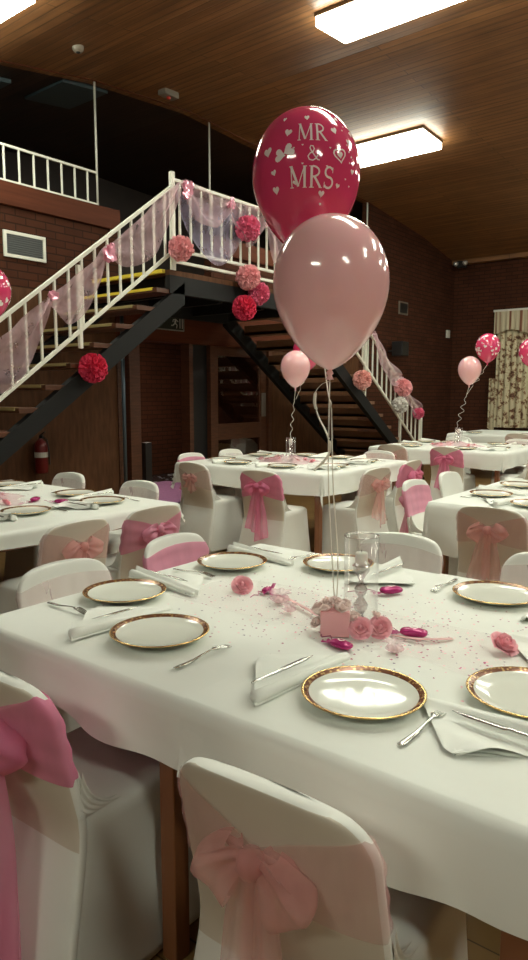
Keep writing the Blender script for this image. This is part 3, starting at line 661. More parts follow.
chair(-3.93, 7.46, '+y', 'sash_pale', 'small', 'far chair with faint pale bow left of the far pink bow chair')
chair(-3.26, 7.50, '+y', 'sash_hot', 'hot', 'far chair with bright pink bow below the far pair of balloons')
chair(-2.40, 8.02, '-x', 'sash_pale', 'pale', 'far chair with pale pink bow at the right edge of the picture')
chair(-2.36, 8.75, '-x', None, None, 'plain white far chair back near the right edge behind the pale bow chair')
chair(-3.05, 9.40, '-y', 'sash_pale', 'pale', 'far chair back facing the camera behind the table with two balloons')
chair(-3.9, 9.40, '-y', None, None, 'far white chair back behind the balloon weight of the far table')
chair(-3.5, 10.7, '+y', 'sash_pale', 'pale', 'farthest pinkish chair back in front of the table below the curtains')

# ---------------------------------------------------------------- tableware
def plate_mesh():
    prof = [(0, .003), (.055, .003), (.062, .0), (.066, .003), (.09, .006), (.118, .015), (.134, .021), (.1365, .0235), (.134, .025), (.131, .0245), (.1195, .019), (.112, .016), (.094, .0115), (.078, .0095), (.04, .009), (0, .009)]
    def mf(i):
        return 2 if i in (6, 7, 8) else (1 if i == 9 else 0)
    return MB().lathe(prof, 56, mfn=mf).mesh('plate', [M['china'], M['band'], M['gold']])
PLATE = plate_mesh()
def napkin_mesh(seed=0):
    rnd = random.Random(seed); b = MB()
    P1, P2, P3 = Vector((-.165, -.175)), Vector((-.335 + rnd.uniform(-.01, .01), .035)), Vector((-.135, .18))
    for l in range(3):
        o = Vector((-.004 * l + rnd.uniform(-.004, .004), .006 * l)); z0 = .0015 + .0035 * l; k0 = 1 - .04 * l
        def fn(u, v):
            e = P1.lerp(P3, u); p = e.lerp(P2, v * k0) + o
            op = (1 - u)
            h = z0 + (.008 + .022 * op) * math.exp(-((v - .07) / .07) ** 2) * (1 if l == 2 else .45) + .007 * math.sin(v * 8 + l) * op * (.5 + .5 * l) + .0015 * noise.noise((u * 5, v * 5, l + seed))
            if v < .001: h = z0 * .3
            return (p.x, p.y, max(.001 + .001 * l, h))
        b.grid(fn, 20, 18)
    # rolled folded edge next to the plate
    pts = []; rs = []
    for i in range(13):
        u = i / 12; e = P1.lerp(P3, u).lerp(P2, .05); rr = .015 - .009 * u; pts.append((e.x, e.y, rr + .001)); rs.append(rr)
    b.tube(pts, rs, 12)
    return b.mesh('napkin', M['napkin'], fix=False)
NAPS = [napkin_mesh(i) for i in range(3)]
def fork_mesh():
    b = MB()
    def zf(y): return .004 + .008 * smoothstep(-.06, .03, y) * (1 - smoothstep(.04, .09, y)) + .004 * (1 - smoothstep(-.105, -.07, y)) * 0
    def strip(c, n=24):   # c(y)->(x, halfwidth)
        ys = [c[0] + (c[1] - c[0]) * i / n for i in range(n + 1)]; V = []
        for y in ys:
            x, w = c[2](y); z = zf(y)
            V += [(x - w, y, z), (x - w * .5, y, z + .0022), (x + w * .5, y, z + .0022), (x + w, y, z), (x, y, z - .0012)]
        F = []
        for i in range(n):
            a = i * 5
            for k in range(5): k2 = (k + 1) % 5; F.append((a + k, a + k2, a + 5 + k2, a + 5 + k))
        F += [(4, 3, 2, 1, 0), tuple(n * 5 + k for k in range(5))]
        b.add(V, F)
    strip((-.105, .042, lambda y: (0, (.0085 if y < -.09 else .0085 - .0055 * smoothstep(-.09, .02, y)) * min(1, ((y + .107) / .008) ** .5) + .008 * smoothstep(.024, .042, y))))
    for k in range(4):
        x0 = (k - 1.5) * .0062; strip((.040, .092, lambda y: (x0 * 1.0, .0021 - .0008 * smoothstep(.07, .092, y))), 10)
    return b.mesh('fork', M['steel'])
def knife_mesh():
    b = MB()
    n = 30; V = []
    for i in range(n + 1):
        y = -.11 + .22 * i / n
        if y < 0: w = .0075 * min(1, ((y + .112) / .01) ** .5) * (1 - .25 * smoothstep(-.05, 0, y)); t = .0035
        else: w = .009 * (1 - smoothstep(.07, .112, y) * .9); t = .0012
        x0 = 0 if y < 0 else -.001
        V += [(x0 - w, y, .003), (x0, y, .003 + t), (x0 + w, y, .003), (x0, y, .003 - t * .7)]
    F = [(3, 2, 1, 0), tuple(n * 4 + k for k in range(4))]
    for i in range(n):
        for k in range(4): k2 = (k + 1) % 4; F.append((i * 4 + k, i * 4 + k2, i * 4 + 4 + k2, i * 4 + 4 + k))
    return b.add(V, F).mesh('table_knife', M['steel'])
FORK, KNIFE = fork_mesh(), knife_mesh()
FR = {'+y': 0, '-x': PI / 2, '-y': PI, '+x': -PI / 2}
def setting(px, py, face, where, i, fork_dx=.18, cut=True, z=.7515, knife=True, nap=True):
    a = FR[face]; ca, sa = math.cos(a), math.sin(a)
    def P(lx, ly, dz=0): return (px + lx * ca - ly * sa, py + lx * sa + ly * ca, z + dz)
    tag(link('dinner_plate', PLATE, None, P(0, 0), a + i), 'gold-rimmed plate ' + where, 'plate', 'gold-rimmed dinner plates')
    if nap: tag(link('napkin', NAPS[i % 3], None, P(0, 0, .001), a), 'folded napkin by plate ' + where, 'napkin', 'folded white napkins')
    if cut:
        tag(link('fork', FORK, None, P(fork_dx, -.03), a + math.radians((i * 37) % 7 - 3)), 'fork by plate ' + where, 'fork', 'forks')
        if knife: tag(link('table_knife', KNIFE, None, P(-.205, -.015, .022), a + math.radians(-4)), 'knife by plate ' + where, 'knife', 'table knives')
near = 'on the nearest table '
for i, (x, y, f, w, fd) in enumerate([(-.722, 1.265, '+y', near + 'behind the foreground pale-bowed chair', .163), (-1.36, 1.26, '+y', near + 'at its front left corner', .195),
        (-1.735, 1.455, '+x', near + 'at the left end, nearer the camera', .20), (-1.725, 1.985, '+x', near + 'before the pink-banded chair', .18),
        (-1.385, 2.215, '-y', near + 'behind the glass vase', .20), (-.765, 2.19, '-y', near + 'at its far side on the right', .19), (-.433, 1.487, '-x', near + 'cut off by the right edge', .18)]):
    setting(x, y, f, w, i, fd)
setting(-.43, 2.0, '-x', near + 'just outside the right edge', 8, .18)
tl = 'on the left-hand table '
for i, (x, y, f, w) in enumerate([(-3.36, 2.66, '-x', tl + 'nearest its right corner'), (-3.40, 2.16, '-x', tl + 'nearest the left edge of the picture'), (-4.52, 2.74, '-y', tl + 'at the far side by the left edge'), (-3.76, 2.76, '-y', tl + 'just behind the corner plate')]):
    setting(x, y, f, w, i + 1)
tm = 'on the middle table '
for i, (x, y, f, w) in enumerate([(-4.25, 4.98, '+y', tm + 'at the near side on the left'), (-3.72, 4.98, '+y', tm + 'behind the bright pink bow chair'), (-3.36, 5.28, '-x', tm + 'nearest its right corner'), (-3.38, 5.85, '-x', tm + 'at the right side, far'),
        (-4.60, 5.15, '+x', tm + 'at the left end, near'), (-4.60, 5.75, '+x', tm + 'at the left end, far'), (-4.2, 6.05, '-y', tm + 'at the far side on the left'), (-3.75, 6.05, '-y', tm + 'at the far side on the right')]):
    setting(x, y, f, w, i, cut=(i < 4))
tr = 'on the right-hand table '
for i, (x, y, f, w) in enumerate([(-1.6, 4.42, '+x', tr + 'at the left end, near'), (-1.6, 4.98, '+x', tr + 'at the left end, far'), (-1.25, 4.17, '+y', tr + 'behind the pale peach bow chair'), (-1.2, 5.1, '-y', tr + 'at the far side'), (-.66, 4.2, '+y', tr + 'near the right edge')]):
    setting(x, y, f, w, i)
tf = 'on the far balloon table '
for i, (x, y, f, w) in enumerate([(-3.9, 7.93, '+y', tf + 'at the near side on the left'), (-3.2, 7.93, '+y', tf + 'at the near side on the right'), (-2.9, 8.2, '-x', tf + 'at the right end, near'), (-2.9, 8.75, '-x', tf + 'at the right end, far'), (-4.1, 8.2, '+x', tf + 'at the left end, near'), (-4.1, 8.75, '+x', tf + 'at the left end, far'), (-3.15, 8.87, '-y', tf + 'at the far side on the right'), (-3.8, 8.87, '-y', tf + 'at the far side on the left')]):
    setting(x, y, f, w, i, cut=False)
for i, (x, y, f, w) in enumerate([(-4.4, 11.24, '+y', 'on the farthest table, left'), (-3.5, 11.24, '+y', 'on the farthest table, right')]): setting(x, y, f, w, i, cut=False)
for i, (x, y, f, w) in enumerate([(-1.72, 8.6, '+x', 'on the far right table, near'), (-1.72, 9.3, '+x', 'on the far right table, far')]): setting(x, y, f, w, i, cut=False)

# ---------------------------------------------------------------- centrepieces
def rose_mesh(mm, R0=.02, seed=0):
    rnd = random.Random(seed); b = MB()
    for ring, (rr, h, n, open_) in enumerate([(.18, 1.0, 2, .1), (.38, .98, 3, .25), (.62, .88, 4, .45), (.85, .72, 5, .7), (1.05, .52, 5, 1.0)]):
        for k in range(n):
            a0 = 2 * PI * k / n + ring * .7 + rnd.uniform(-.1, .1); span = 2 * PI / n * .72
            def fn(u, v):
                a = a0 + (u - .5) * 2 * span * .75; e = 1 - (2 * u - 1) ** 2 * .35
                r = R0 * (rr * (.35 + .65 * v ** .7) + open_ * .22 * v ** 4)
                z = R0 * (h * 1.15 * v * e - (.10 * open_ * v ** 5))
                return (r * math.cos(a), r * math.sin(a), z)
            b.grid(fn, 7, 6)
    b.lathe([(0, R0 * .2), (R0 * .22, R0 * .35), (R0 * .24, R0 * .75), (R0 * .14, R0 * 1.0), (0, R0 * 1.08)], 12)
    b.lathe([(0, 0), (R0 * .6, R0 * .12), (R0 * .75, R0 * .4), (R0 * .3, R0 * .5), (0, R0 * .5)], 14)
    return b.mesh('rose', mm, fix=False)
ROSE = {k: rose_mesh(M[k], 1.0, i) for i, k in enumerate(('rose', 'rose_light', 'pearl'))}
def rose(kind, x, y, z, s, label, tilt=(0, 0), rz=0, parent=None, name='artificial_rose', group=None):
    o = link(name, ROSE[kind], parent, (x, y, z)); o.scale = (s, s, s); o.rotation_euler = (tilt[0], tilt[1], rz)
    if not parent: tag(o, label, 'flower', group)
    return o
def vase(x, y, z, label, r=.048, h=.235):
    t = thing('glass_vase', label, 'vase', (x, y, z))
    MB().lathe([(0, .001), (r, .001), (r, h), (r - .0025, h), (r - .0025, .008), (0, .008)], 36).build('glass_cylinder', M['glass'], t, smooth=True)
    MB().lathe([(r - .003, h - .001), (r + .0008, h - .001), (r + .0012, h + .001), (r, h + .003), (r - .003, h + .002)], 36).build('rim', M['crystal'], t, smooth=True)
    return t
def candleholder(x, y, z, label):
    t = thing('candle_holder', label, 'candle holder', (x, y, z))
    MB().lathe([(0, 0), (.03, 0), (.03, .006), (.012, .014), (.007, .022), (.019, .036), (.021, .046), (.012, .058), (.007, .064), (.016, .074), (.019, .084), (.010, .096), (.006, .104), (.012, .114), (.023, .126), (.026, .140), (.024, .142), (.010, .132), (0, .132)], 12).build('stem', M['crystal'], t)
    t.scale = (1, 1, 1.22)
    c = MB().lathe([(0, .1), (.018, .1), (.018, .134), (.016, .137), (0, .137)], 20, (0, 0, .034)).build('candle', M['wax'], t, smooth=True)
    MB().tube([(0, 0, .170), (0, 0, .178)], .001, 6).build('wick', M['flame_wick'], c)
    return t
def giftbox(x, y, z, s, label, rz=0, roses=True):
    t = thing('gift_box', label, 'gift box', (x, y, z), rz)
    MB().box(-s, s, -s, s, 0, 1.75 * s).build('box', M['box_pink'], t, bevel=.002)
    if roses:
        for i, (dx, dy, dz) in enumerate([(-.6, -.6, 0), (.55, -.55, .1), (-.55, .6, .1), (.6, .55, 0), (0, 0, .35), (-1.1, -.2, -.45), (-1.1, .45, -.2), (-1.15, -.5, -1.0)]):
            rose('pearl', dx * s, dy * s, (1.75 + dz) * s, .44 * s, '', (random.uniform(-.4, .4), -.6 if dx < -1 else random.uniform(-.4, .4)), i, t, 'ribbon_rose')
    return t
def favour(x, y, z, rz, label, s=1.0):
    t = thing('wrapped_favour', label, 'party favour', (x, y, z), rz)
    def fn(u, v):
        th = u * PI; ph = v * 2 * PI; l = -math.cos(th); r = math.sin(th) ** .7
        x_ = .028 * l * s; y_ = .018 * r * math.cos(ph) * s * (1 + .12 * math.sin(3 * th)); z_ = (.009 + .009 * r * math.sin(ph)) * s
        return (x_, y_, z_)
    w = MB().grid(fn, 14, 18, cv=True).build('wrapper', M['magenta'], t, smooth=True)
    def tw(u, v):
        s_ = (v - .5) * 2; return (-(.024 + .022 * u) * s, s_ * (.004 + .014 * u) * s, .006 + .004 * math.sin(v * 12) * u)
    MB().grid(tw, 5, 13).build('twisted_end', M['magenta_dark'], t, smooth=True)
    b = MB()   # little white printed rings on top
    for k in range(18):
        a, c = 2 * PI * k / 18, 2 * PI * (k + 1) / 18
        b.add([(.0095 * math.cos(a) * s, .007 * math.sin(a) * s, .0196 * s), (.0095 * math.cos(c) * s, .007 * math.sin(c) * s, .0196 * s), (.007 * math.cos(c) * s, .0045 * math.sin(c) * s, .0199 * s), (.007 * math.cos(a) * s, .0045 * math.sin(a) * s, .0199 * s)], [(0, 1, 2, 3)])
    b.build('print', M['print'], t, fix=False)
    MB().tube([(-.03 * s, .004, .006), (-.05 * s, .018 * s, .012), (-.07 * s, .01 * s, .004), (-.085 * s, .022 * s, .008), (-.1 * s, .03 * s, .003)], .0014, 6).build('ribbon', M['magenta_dark'], t, smooth=True)
    return t
def ribbon_flat(pts, w, mname, label, cat='ribbon', group=None, name='ribbon_strip', tw=0.0):
    b = MB(); P = [Vector(p) for p in pts]; V = []
    Q = []
    for i in range(len(P) - 1):
        for j in range(6): Q.append(P[i].lerp(P[i + 1], j / 6))
    Q.append(P[-1])
    for _ in range(4): Q = [Q[0]] + [(Q[i - 1] + Q[i] * 2 + Q[i + 1]) / 4 for i in range(1, len(Q) - 1)] + [Q[-1]]
    for i, p in enumerate(Q):
        t = (Q[min(i + 1, len(Q) - 1)] - Q[max(0, i - 1)]).normalized(); a = t.cross(Vector((0, 0, 1)))
        if a.length < .3: a = Vector((.78, .62, 0))
        a.normalize(); a = Matrix.Rotation(tw * i, 3, t) @ a; V += [tuple(p - a * w / 2), tuple(p + a * w / 2)]
    b.add(V, [(2 * i, 2 * i + 2, 2 * i + 3, 2 * i + 1) for i in range(len(Q) - 1)])
    o = b.build(name, M[mname], smooth=True, fix=False); sm = o.modifiers.new('thick', 'SOLIDIFY'); sm.thickness = .0008
    return tag(o, label, cat, group)
ZT = .7525
vase(-.973, 1.680, ZT, 'tall clear glass cylinder vase on the nearest table', r=.049, h=.265)
candleholder(-.973, 1.680, ZT + .009, 'crystal candle holder with ivory candle inside the glass cylinder')
giftbox(-1.003, 1.592, ZT, .040, 'pink balloon-weight box topped with pearly ribbon roses on the nearest table', .55)
rose('rose', -.925, 1.600, ZT + .022, .027, 'pink artificial rose at the foot of the vase, closer to the pink box', (.75, .45))
rose('rose', -.888, 1.640, ZT + .022, .027, 'pink artificial rose at the foot of the vase, closer to the magenta favour', (.75, .6))
for i, (dx, dy) in enumerate(((-.02, -.045), (.015, -.05), (.045, -.02), (-.045, .0))):
    rose('pearl', -.973 + dx * 1.45, 1.68 + dy * 1.45, ZT + .045, .018, 'small pale rosebud at the vase foot, ' + ('front left', 'front', 'front right', 'back left')[i] + ' of the ring', (.7, .3), i, group='rosebuds around the vase')
rose('rose', -1.474, 1.745, ZT + .012, .030, 'pink artificial rose lying alone left of the vase beside a wrapped favour', (.5, .6))
rose('rose', -.585, 1.742, ZT + .010, .032, 'pink artificial rose lying at the right edge of the runner', (.5, .2), 1)
favour(-.925, 1.50, ZT, -.2, 'magenta wrapped favour in front of the pink box', 1.2)
favour(-.815, 1.70, ZT, .3, 'magenta wrapped favour with white print right of the roses', 1.35)
favour(-1.06, 2.03, ZT, .9, 'magenta wrapped favour behind the vase', 1.4)
favour(-1.40, 1.79, ZT, 1.9, 'pink wrapped favour beside the single rose on the left', .9)
def netbag(x, y, s, label):
    t = thing('tulle_favour', label, 'party favour', (x, y, ZT))
    def fn(u, v):
        a = 2 * PI * u; r = s * (.35 + .65 * math.sin(PI * min(1, v * 1.25))) * (1 + .18 * math.sin(a * 7)) if v < .7 else s * (.2 + 1.1 * (v - .7) / .3 * (1 + .25 * math.sin(a * 7)))
        return (r * math.cos(a), r * math.sin(a), s * 1.35 * v)
    MB().grid(fn, 44, 12, cu=True).build('tulle_wrap', M['tulle_pink'], t, smooth=True, fix=False)
    MB().lathe([(0, 0), (s * .5, .1 * s), (s * .55, s * .4), (0, s * .75)], 10).build('sweet', M['pearl'], t, smooth=True)
netbag(-1.29, 1.715, .028, 'pink tulle favour with silver sweet left of the runner middle')
netbag(-.80, 1.56, .022, 'small pale pink tulle favour in front of the magenta favour')
netbag(-1.21, 1.66, .018, 'tiny tulle favour with a silver heart near the pink box')
ribbon_flat([(-1.30, 1.76, ZT + .004), (-1.18, 1.70, ZT + .009), (-1.03, 1.63, ZT + .003)], .014, 'ribbon_pink', 'pink ribbon strip running from the box to the left')
ribbon_flat([(-.86, 1.66, ZT + .004), (-.78, 1.66, ZT + .010), (-.72, 1.74, ZT + .003)], .014, 'ribbon_pink', 'pink ribbon strip right of the magenta favour')
ribbon_flat([(-1.4, 1.83, ZT + .02), (-1.36, 1.75, ZT + .006), (-1.30, 1.76, ZT + .008)], .012, 'magenta_dark', 'dark pink ribbon curl between the single rose and the tulle favour')
# runner and confetti
def rfn(u, v):
    x = -1.62 + 1.35 * u; y = 1.70 + (v - .5) * (.30 + .04 * math.sin(u * 9)) + .02 * math.sin(u * 5)
    return (x, y, .7515 + .0025 * (1 + math.sin(v * 30 + 3 * math.sin(u * 7))) * .5 + .001)
tag(MB().grid(rfn, 60, 34).build('table_runner', M['runner'], smooth=True, fix=False), 'sheer pink organza runner along the middle of the nearest table', 'table runner')
def confetti(cx, cy, sx, sy, n, z, label, seed, s0=.0034):
    rnd = random.Random(seed); b = MB()
    for i in range(n):
        x = max(-sx, min(sx, rnd.gauss(0, sx * .5))) + cx; y = max(-sy, min(sy, rnd.gauss(0, sy * .5))) + cy; a = rnd.uniform(0, 3.14); s = s0 * rnd.uniform(.55, 1.3)
        c, d = math.cos(a) * s, math.sin(a) * s
        b.add([(x + c, y + d, z), (x - d, y + c, z + .0007), (x - c, y - d, z), (x + d, y - c, z + .0004)], [(0, 1, 2, 3)], rnd.choice((0, 0, 1, 1, 2)))
    tag(b.build('table_confetti', [M['rose'], M['magenta'], mat('dark_confetti', (.10, .05, .12), .4)], fix=False), label, 'confetti', kind='stuff')
confetti(-.98, 1.70, .75, .36, 900, .7565, 'tiny pink and dark confetti scattered along the nearest table', 5)
confetti(-3.9, 2.3, .7, .5, 300, .754, 'tiny confetti scattered on the left-hand table', 6, .004)
confetti(-3.95, 5.45, .6, .5, 200, .754, 'tiny confetti scattered on the middle table', 7, .005)

# balloons -------------------------------------------------------
def prof_r(R, ht, hb, z):
    if z >= 0: return R * math.sqrt(max(0, 1 - (z / ht) ** 2.05))
    q = min(1, -z / hb); return R * (1 - q ** 1.85) ** .72
def balloon_mesh(R, ht, hb, mm):
    P = []
    for i in range(15): a = PI / 2 * (1 - i / 14); P.append((prof_r(R, ht, hb, ht * math.sin(a)), ht * math.sin(a)))
    P[0] = (0, ht)
    for i in range(1, 18): z = -hb * math.sin(PI / 2 * i / 18); P.append((max(.006, prof_r(R, ht, hb, z)), z))
    P += [(.006, -hb), (.011, -hb - .008), (.006, -hb - .014), (.012, -hb - .026), (.0, -hb - .024)]
    return MB().lathe(P, 56).mesh('balloon_skin', mm)
# simple serif glyph strokes in a unit box, (points, half widths)
def glyph(ch):
    G = {}
    G['M'] = (.95, [([(.10, 0), (.10, 1)], .025), ([(.10, 1), (.45, .06)], .065), ([(.45, .06), (.80, 1)], .025), ([(.80, 1), (.80, 0)], .065), ([(0, .015), (.2, .015)], .02), ([(0, .985), (.18, .985)], .02), ([(.69, .015), (.92, .015)], .02), ([(.73, .985), (.92, .985)], .02)])
    arc = [(.2 + .36 * math.sin(a), .74 + .245 * math.cos(a)) for a in [PI * k / 10 for k in range(11)]]
    G['R'] = (.74, [([(.16, 0), (.16, 1)], .065), (arc, .045), ([(.32, .49), (.66, .02)], .06), ([(.03, .015), (.3, .015)], .02), ([(.03, .985), (.25, .985)], .02), ([(.58, .015), (.76, .015)], .02)])
    s_ = []
    for k in range(10): a = math.radians(30 + 240 * k / 9); s_.append((.30 + .21 * math.cos(a), .745 + .235 * math.sin(a)))
    for k in range(1, 11): a = math.radians(90 - 240 * k / 10); s_.append((.30 + .25 * math.cos(a), .265 + .245 * math.sin(a)))
    G['S'] = (.60, [(s_, .052), ([(.50, .72), (.50, .98)], .02), ([(.07, .28), (.07, .02)], .02)])
    am = [(.75, .40), (.62, .15), (.40, .02), (.18, .08), (.10, .26), (.22, .44), (.42, .56), (.50, .72), (.42, .90), (.28, .92), (.22, .78), (.30, .62), (.50, .34), (.70, .08), (.85, .05)]
    G['&'] = (.9, [(am, .038)])
    return G[ch]
def add_stroke(b, pts, w, mp):
    P = [Vector(p) for p in pts]; Q = []
    for i in range(len(P) - 1):
        n = max(1, int((P[i + 1] - P[i]).length / .12))
        for j in range(n): Q.append(P[i].lerp(P[i + 1], j / n))
    Q.append(P[-1]); V = []
    for i, p in enumerate(Q):
        t = (Q[min(i + 1, len(Q) - 1)] - Q[max(0, i - 1)]).normalized(); n = Vector((-t.y, t.x)) * w
        V += [mp(p.x + n.x, p.y + n.y), mp(p.x - n.x, p.y - n.y)]
    b.add(V, [(2 * i, 2 * i + 1, 2 * i + 3, 2 * i + 2) for i in range(len(Q) - 1)])
def heart_pts(n=20): return [(.5 * .0625 * 16 * math.sin(t) ** 3, .0625 * .5 * (13 * math.cos(t) - 5 * math.cos(2 * t) - 2 * math.cos(3 * t) - math.cos(4 * t))) for t in [2 * PI * k / n for k in range(n)]]
def balloon(x, y, z, R, ht, hb, mk, label, text=False, hearts=0, face=0.0, group=None, seed=0):
    t = thing('balloon', label, 'balloon', (x, y, z), face, group)
    link('balloon_skin', balloon_mesh(R, ht, hb, M[mk]), t)
    # local facing direction -y
    def mp(sx, sz, off=.0012):
        r = prof_r(R, ht, hb, sz) + off; a = sx / R; return (r * math.sin(a), -r * math.cos(a), sz)
    def heart(b, cx, cz, s, rot=0, ring=False):
        H = heart_pts(); c, d = math.cos(rot), math.sin(rot)
        H = [((p[0] * c - p[1] * d) * s, (p[0] * d + p[1] * c) * s) for p in H]
        if ring:
            V = [mp(cx + p[0], cz + p[1]) for p in H] + [mp(cx + p[0] * .78, cz + p[1] * .78) for p in H]; n = len(H)
            b.add(V, [(k, (k + 1) % n, n + (k + 1) % n, n + k) for k in range(n)])
        else:
            V = [mp(cx, cz, .002)] + [mp(cx + p[0], cz + p[1]) for p in H]; n = len(H); b.add(V, [(0, 1 + k, 1 + (k + 1) % n) for k in range(n)])
    if text:
        b = MB()
        def word(w, x0, z0, h, gap=.06):
            cxx = x0 - sum(glyph(c)[0] + gap for c in w) * h / 2
            for c in w:
                adv, st = glyph(c)
                for pts, wd in st: add_stroke(b, pts, wd, lambda a, q, cx=cxx: mp(cx + a * h, z0 + q * h))
                cxx += (adv + gap) * h
        word('MR', -.0, .048, .050); word('&', .002, -.008, .044); word('MRS', .0, -.076, .055)
        b.build('lettering', M['print'], t, fix=False)
        b = MB()
        heart(b, .082, .015, .046, .2, True); heart(b, .082, .015, .02, .2)
        for cx, cz, s, r in ((-.075, .075, .024, -.2), (.070, .083, .022, .3), (-.018, .118, .018, .1), (.030, -.09, .020, 0), (-.052, -.062, .015, .2), (.082, -.066, .015, -.2), (-.118, -.03, .018, .3), (-.118, -.075, .024, 0), (.122, .06, .018, .2), (.1, .125, .016, .5), (-.1, .12, .014, 0), (-.14, .03, .03, .2), (.135, -.02, .016, 0), (.0, .15, .01, 0), (.15, .09, .018, .3), (.03, -.115, .008, 0)): heart(b, cx, cz, s, r)
        for q in ((.112, .048), (.118, .03), (.12, -.0), (.108, -.045), (.13, -.06), (-.03, .035), (-.055, .028), (.05, .03), (.04, -.02), (-.03, -.015), (.128, .018), (.105, .09), (.12, .105)): heart(b, q[0], q[1], .006)
        # butterfly bow
        for sx in (-1, 1): heart(b, -.083 + sx * .014, .018 + sx * .006, .036, sx * -1.25 + .2 + PI * 0)
        b.build('heart_print', M['print'], t, fix=False)
    if hearts:
        rnd = random.Random(seed); b = MB()
        for i in range(hearts): heart(b, rnd.uniform(-1, 1) * 2.8 * R, rnd.uniform(-.5 * hb, .85 * ht), R * rnd.uniform(.10, .30), rnd.uniform(-.6, .6))
        b.build('heart_print', M['print'], t, fix=False)
    return t
def string(pts, label, w=.004, mname='ribbon', tw=0.0): return ribbon_flat(pts, w, mname, label, 'ribbon', None, 'balloon_ribbon', tw)
FC = math.radians(38.3 - 5)
balloon(-1.068, 1.65, 1.718, .160, .185, .235, 'latex_pink', 'large plain pale pink balloon in the foreground', face=FC)
balloon(-1.252, 1.79, 2.070, .163, .190, .24, 'latex_red', 'large raspberry balloon printed MR & MRS above the pale pink one', True, face=FC + .15)
kx, ky, kz = -1.068, 1.65, 1.712 - .255
string([(kx, ky, kz), (kx + .004, ky - .01, 1.2), (kx + .03, ky - .03, 1.0), (-1.003, 1.592, ZT + .06)], 'thin cream ribbon from the pale pink balloon to its box', .0035)
string([(-1.252, 1.79, 1.815), (-1.215, 1.81, 1.65), (-1.09, 1.68, 1.40), (kx + .0, ky + .01, kz - .06), (kx + .015, ky, 1.15), (kx + .05, ky - .02, .95), (-1.005, 1.60, ZT + .06)], 'thin cream ribbon from the printed balloon to the pink box', .0035)
def off(px, d=1.0): return (kx + math.cos(math.radians(38.3)) * px, ky + math.sin(math.radians(38.3)) * px)
curl = [(-.002, 1.452), (-.022, 1.445), (-.040, 1.425), (-.043, 1.39), (-.030, 1.35), (-.008, 1.31), (.003, 1.28), (.001, 1.245), (-.018, 1.222), (-.042, 1.20)]
string([(*off(a), z) for a, z in curl], 'wide curled cream ribbon tail hanging under the pale pink balloon', .009, tw=.02)
balloon(-3.905, 5.43, 1.667, .142, .155, .20, 'latex_pink', 'small pale pink balloon over the middle table left of the big pink one', face=FC)
balloon(-3.93, 5.66, 1.83, .140, .16, .20, 'latex_red', 'raspberry balloon over the middle table mostly hidden by the big pink one', hearts=22, face=FC, seed=2)
balloon(-3.375, 8.40, 1.713, .142, .16, .20, 'latex_pink', 'far pale pink balloon left of the curtains', face=FC)
balloon(-3.20, 8.52, 1.985, .150, .165, .20, 'latex_red', 'far raspberry balloon with white hearts left of the curtains', hearts=60, face=FC, seed=3)
balloon(-2.80, 8.92, 1.935, .150, .165, .20, 'latex_red', 'raspberry heart-printed balloon cut off by the right edge before the curtains', hearts=60, face=FC, seed=4)
balloon(-4.04, 2.36, 2.045, .145, .16, .20, 'latex_red', 'raspberry heart-printed balloon cut off by the left edge', hearts=50, face=FC, seed=5)
def curly(x0, y0, z0, x1, y1, z1, label, amp=.02, turns=7, r=.0022):
    pts = []
    for i in range(90):
        f = i / 89; a = f * turns * 2 * PI; am = amp * math.sin(PI * min(1, max(0, (f - .15) / .6))) 
        pts.append((x0 + (x1 - x0) * f + am * math.cos(a), y0 + (y1 - y0) * f + am * math.sin(a) * .7, z0 + (z1 - z0) * f))
    tag(MB().tube(pts, r, 5).build('balloon_ribbon', M['ribbon'], smooth=True), label, 'ribbon')
curly(-3.905, 5.43, 1.45, -3.96, 5.40, .80, 'curled ribbon below the small pale pink balloon of the middle table', .014)
curly(-3.93, 5.66, 1.62, -3.905, 5.44, 1.36, 'short ribbon joining the middle table balloons', .012, 3)
curly(-3.375, 8.40, 1.50, -3.55, 8.36, .80, 'curled ribbon below the far pale pink balloon', .03)
curly(-3.20, 8.52, 1.77, -3.40, 8.40, 1.40, 'curled ribbon below the far raspberry balloon', .03, 4)
curly(-2.80, 8.92, 1.74, -2.3, 8.9, .80, 'ribbon below the balloon at the right edge', .02)
curly(-4.04, 2.36, 1.82, -4.1, 2.2, .80, 'ribbon below the balloon at the left edge', .01)
def centre(x, y, where, seed, jar=True):
    rnd = random.Random(seed)
    if jar:
        vase(x + .02, y + .03, ZT, 'clear glass cylinder vase ' + where, .048, .23); candleholder(x + .02, y + .03, ZT + .009, 'crystal candle holder inside the vase ' + where)
    giftbox(x - .07, y - .06, ZT, .028, 'pink balloon-weight box ' + where, rnd.uniform(0, 1))
    for k in range(9):
        a = rnd.uniform(0, 6.28); r = rnd.uniform(.10, .20)
        rose(rnd.choice(('rose', 'rose_light')), x + math.cos(a) * r * 1.5, y + math.sin(a) * r, ZT + .006, .027, 'pink artificial rose near the centrepiece ' + where, (rnd.uniform(-.6, .6), rnd.uniform(-.6, .6)), a, group='roses ' + where)
    def fn(u, v):
        a = 2 * PI * u; rr_ = (.04 + .21 * v) * (1 + .18 * math.sin(a * 5 + seed)); return (rr_ * 1.3 * math.cos(a), rr_ * math.sin(a), .004 + .05 * (1 - v) ** 1.3 + .014 * (1 - v * .6) * math.sin(a * 9 + v * 4))
    o = MB().grid(fn, 70, 9, cu=True).build('tulle_wreath', M['tulle_pink'], None, True, (x, y, ZT), fix=False); tag(o, 'ruffled pink tulle spread round the vase ' + where, 'tulle')
centre(-4.02, 5.46, 'on the middle table', 11); centre(-3.50, 8.35, 'on the far balloon table', 12); centre(-4.05, 2.25, 'on the left-hand table', 13, False); centre(-.75, 4.72, 'on the right-hand table', 14)
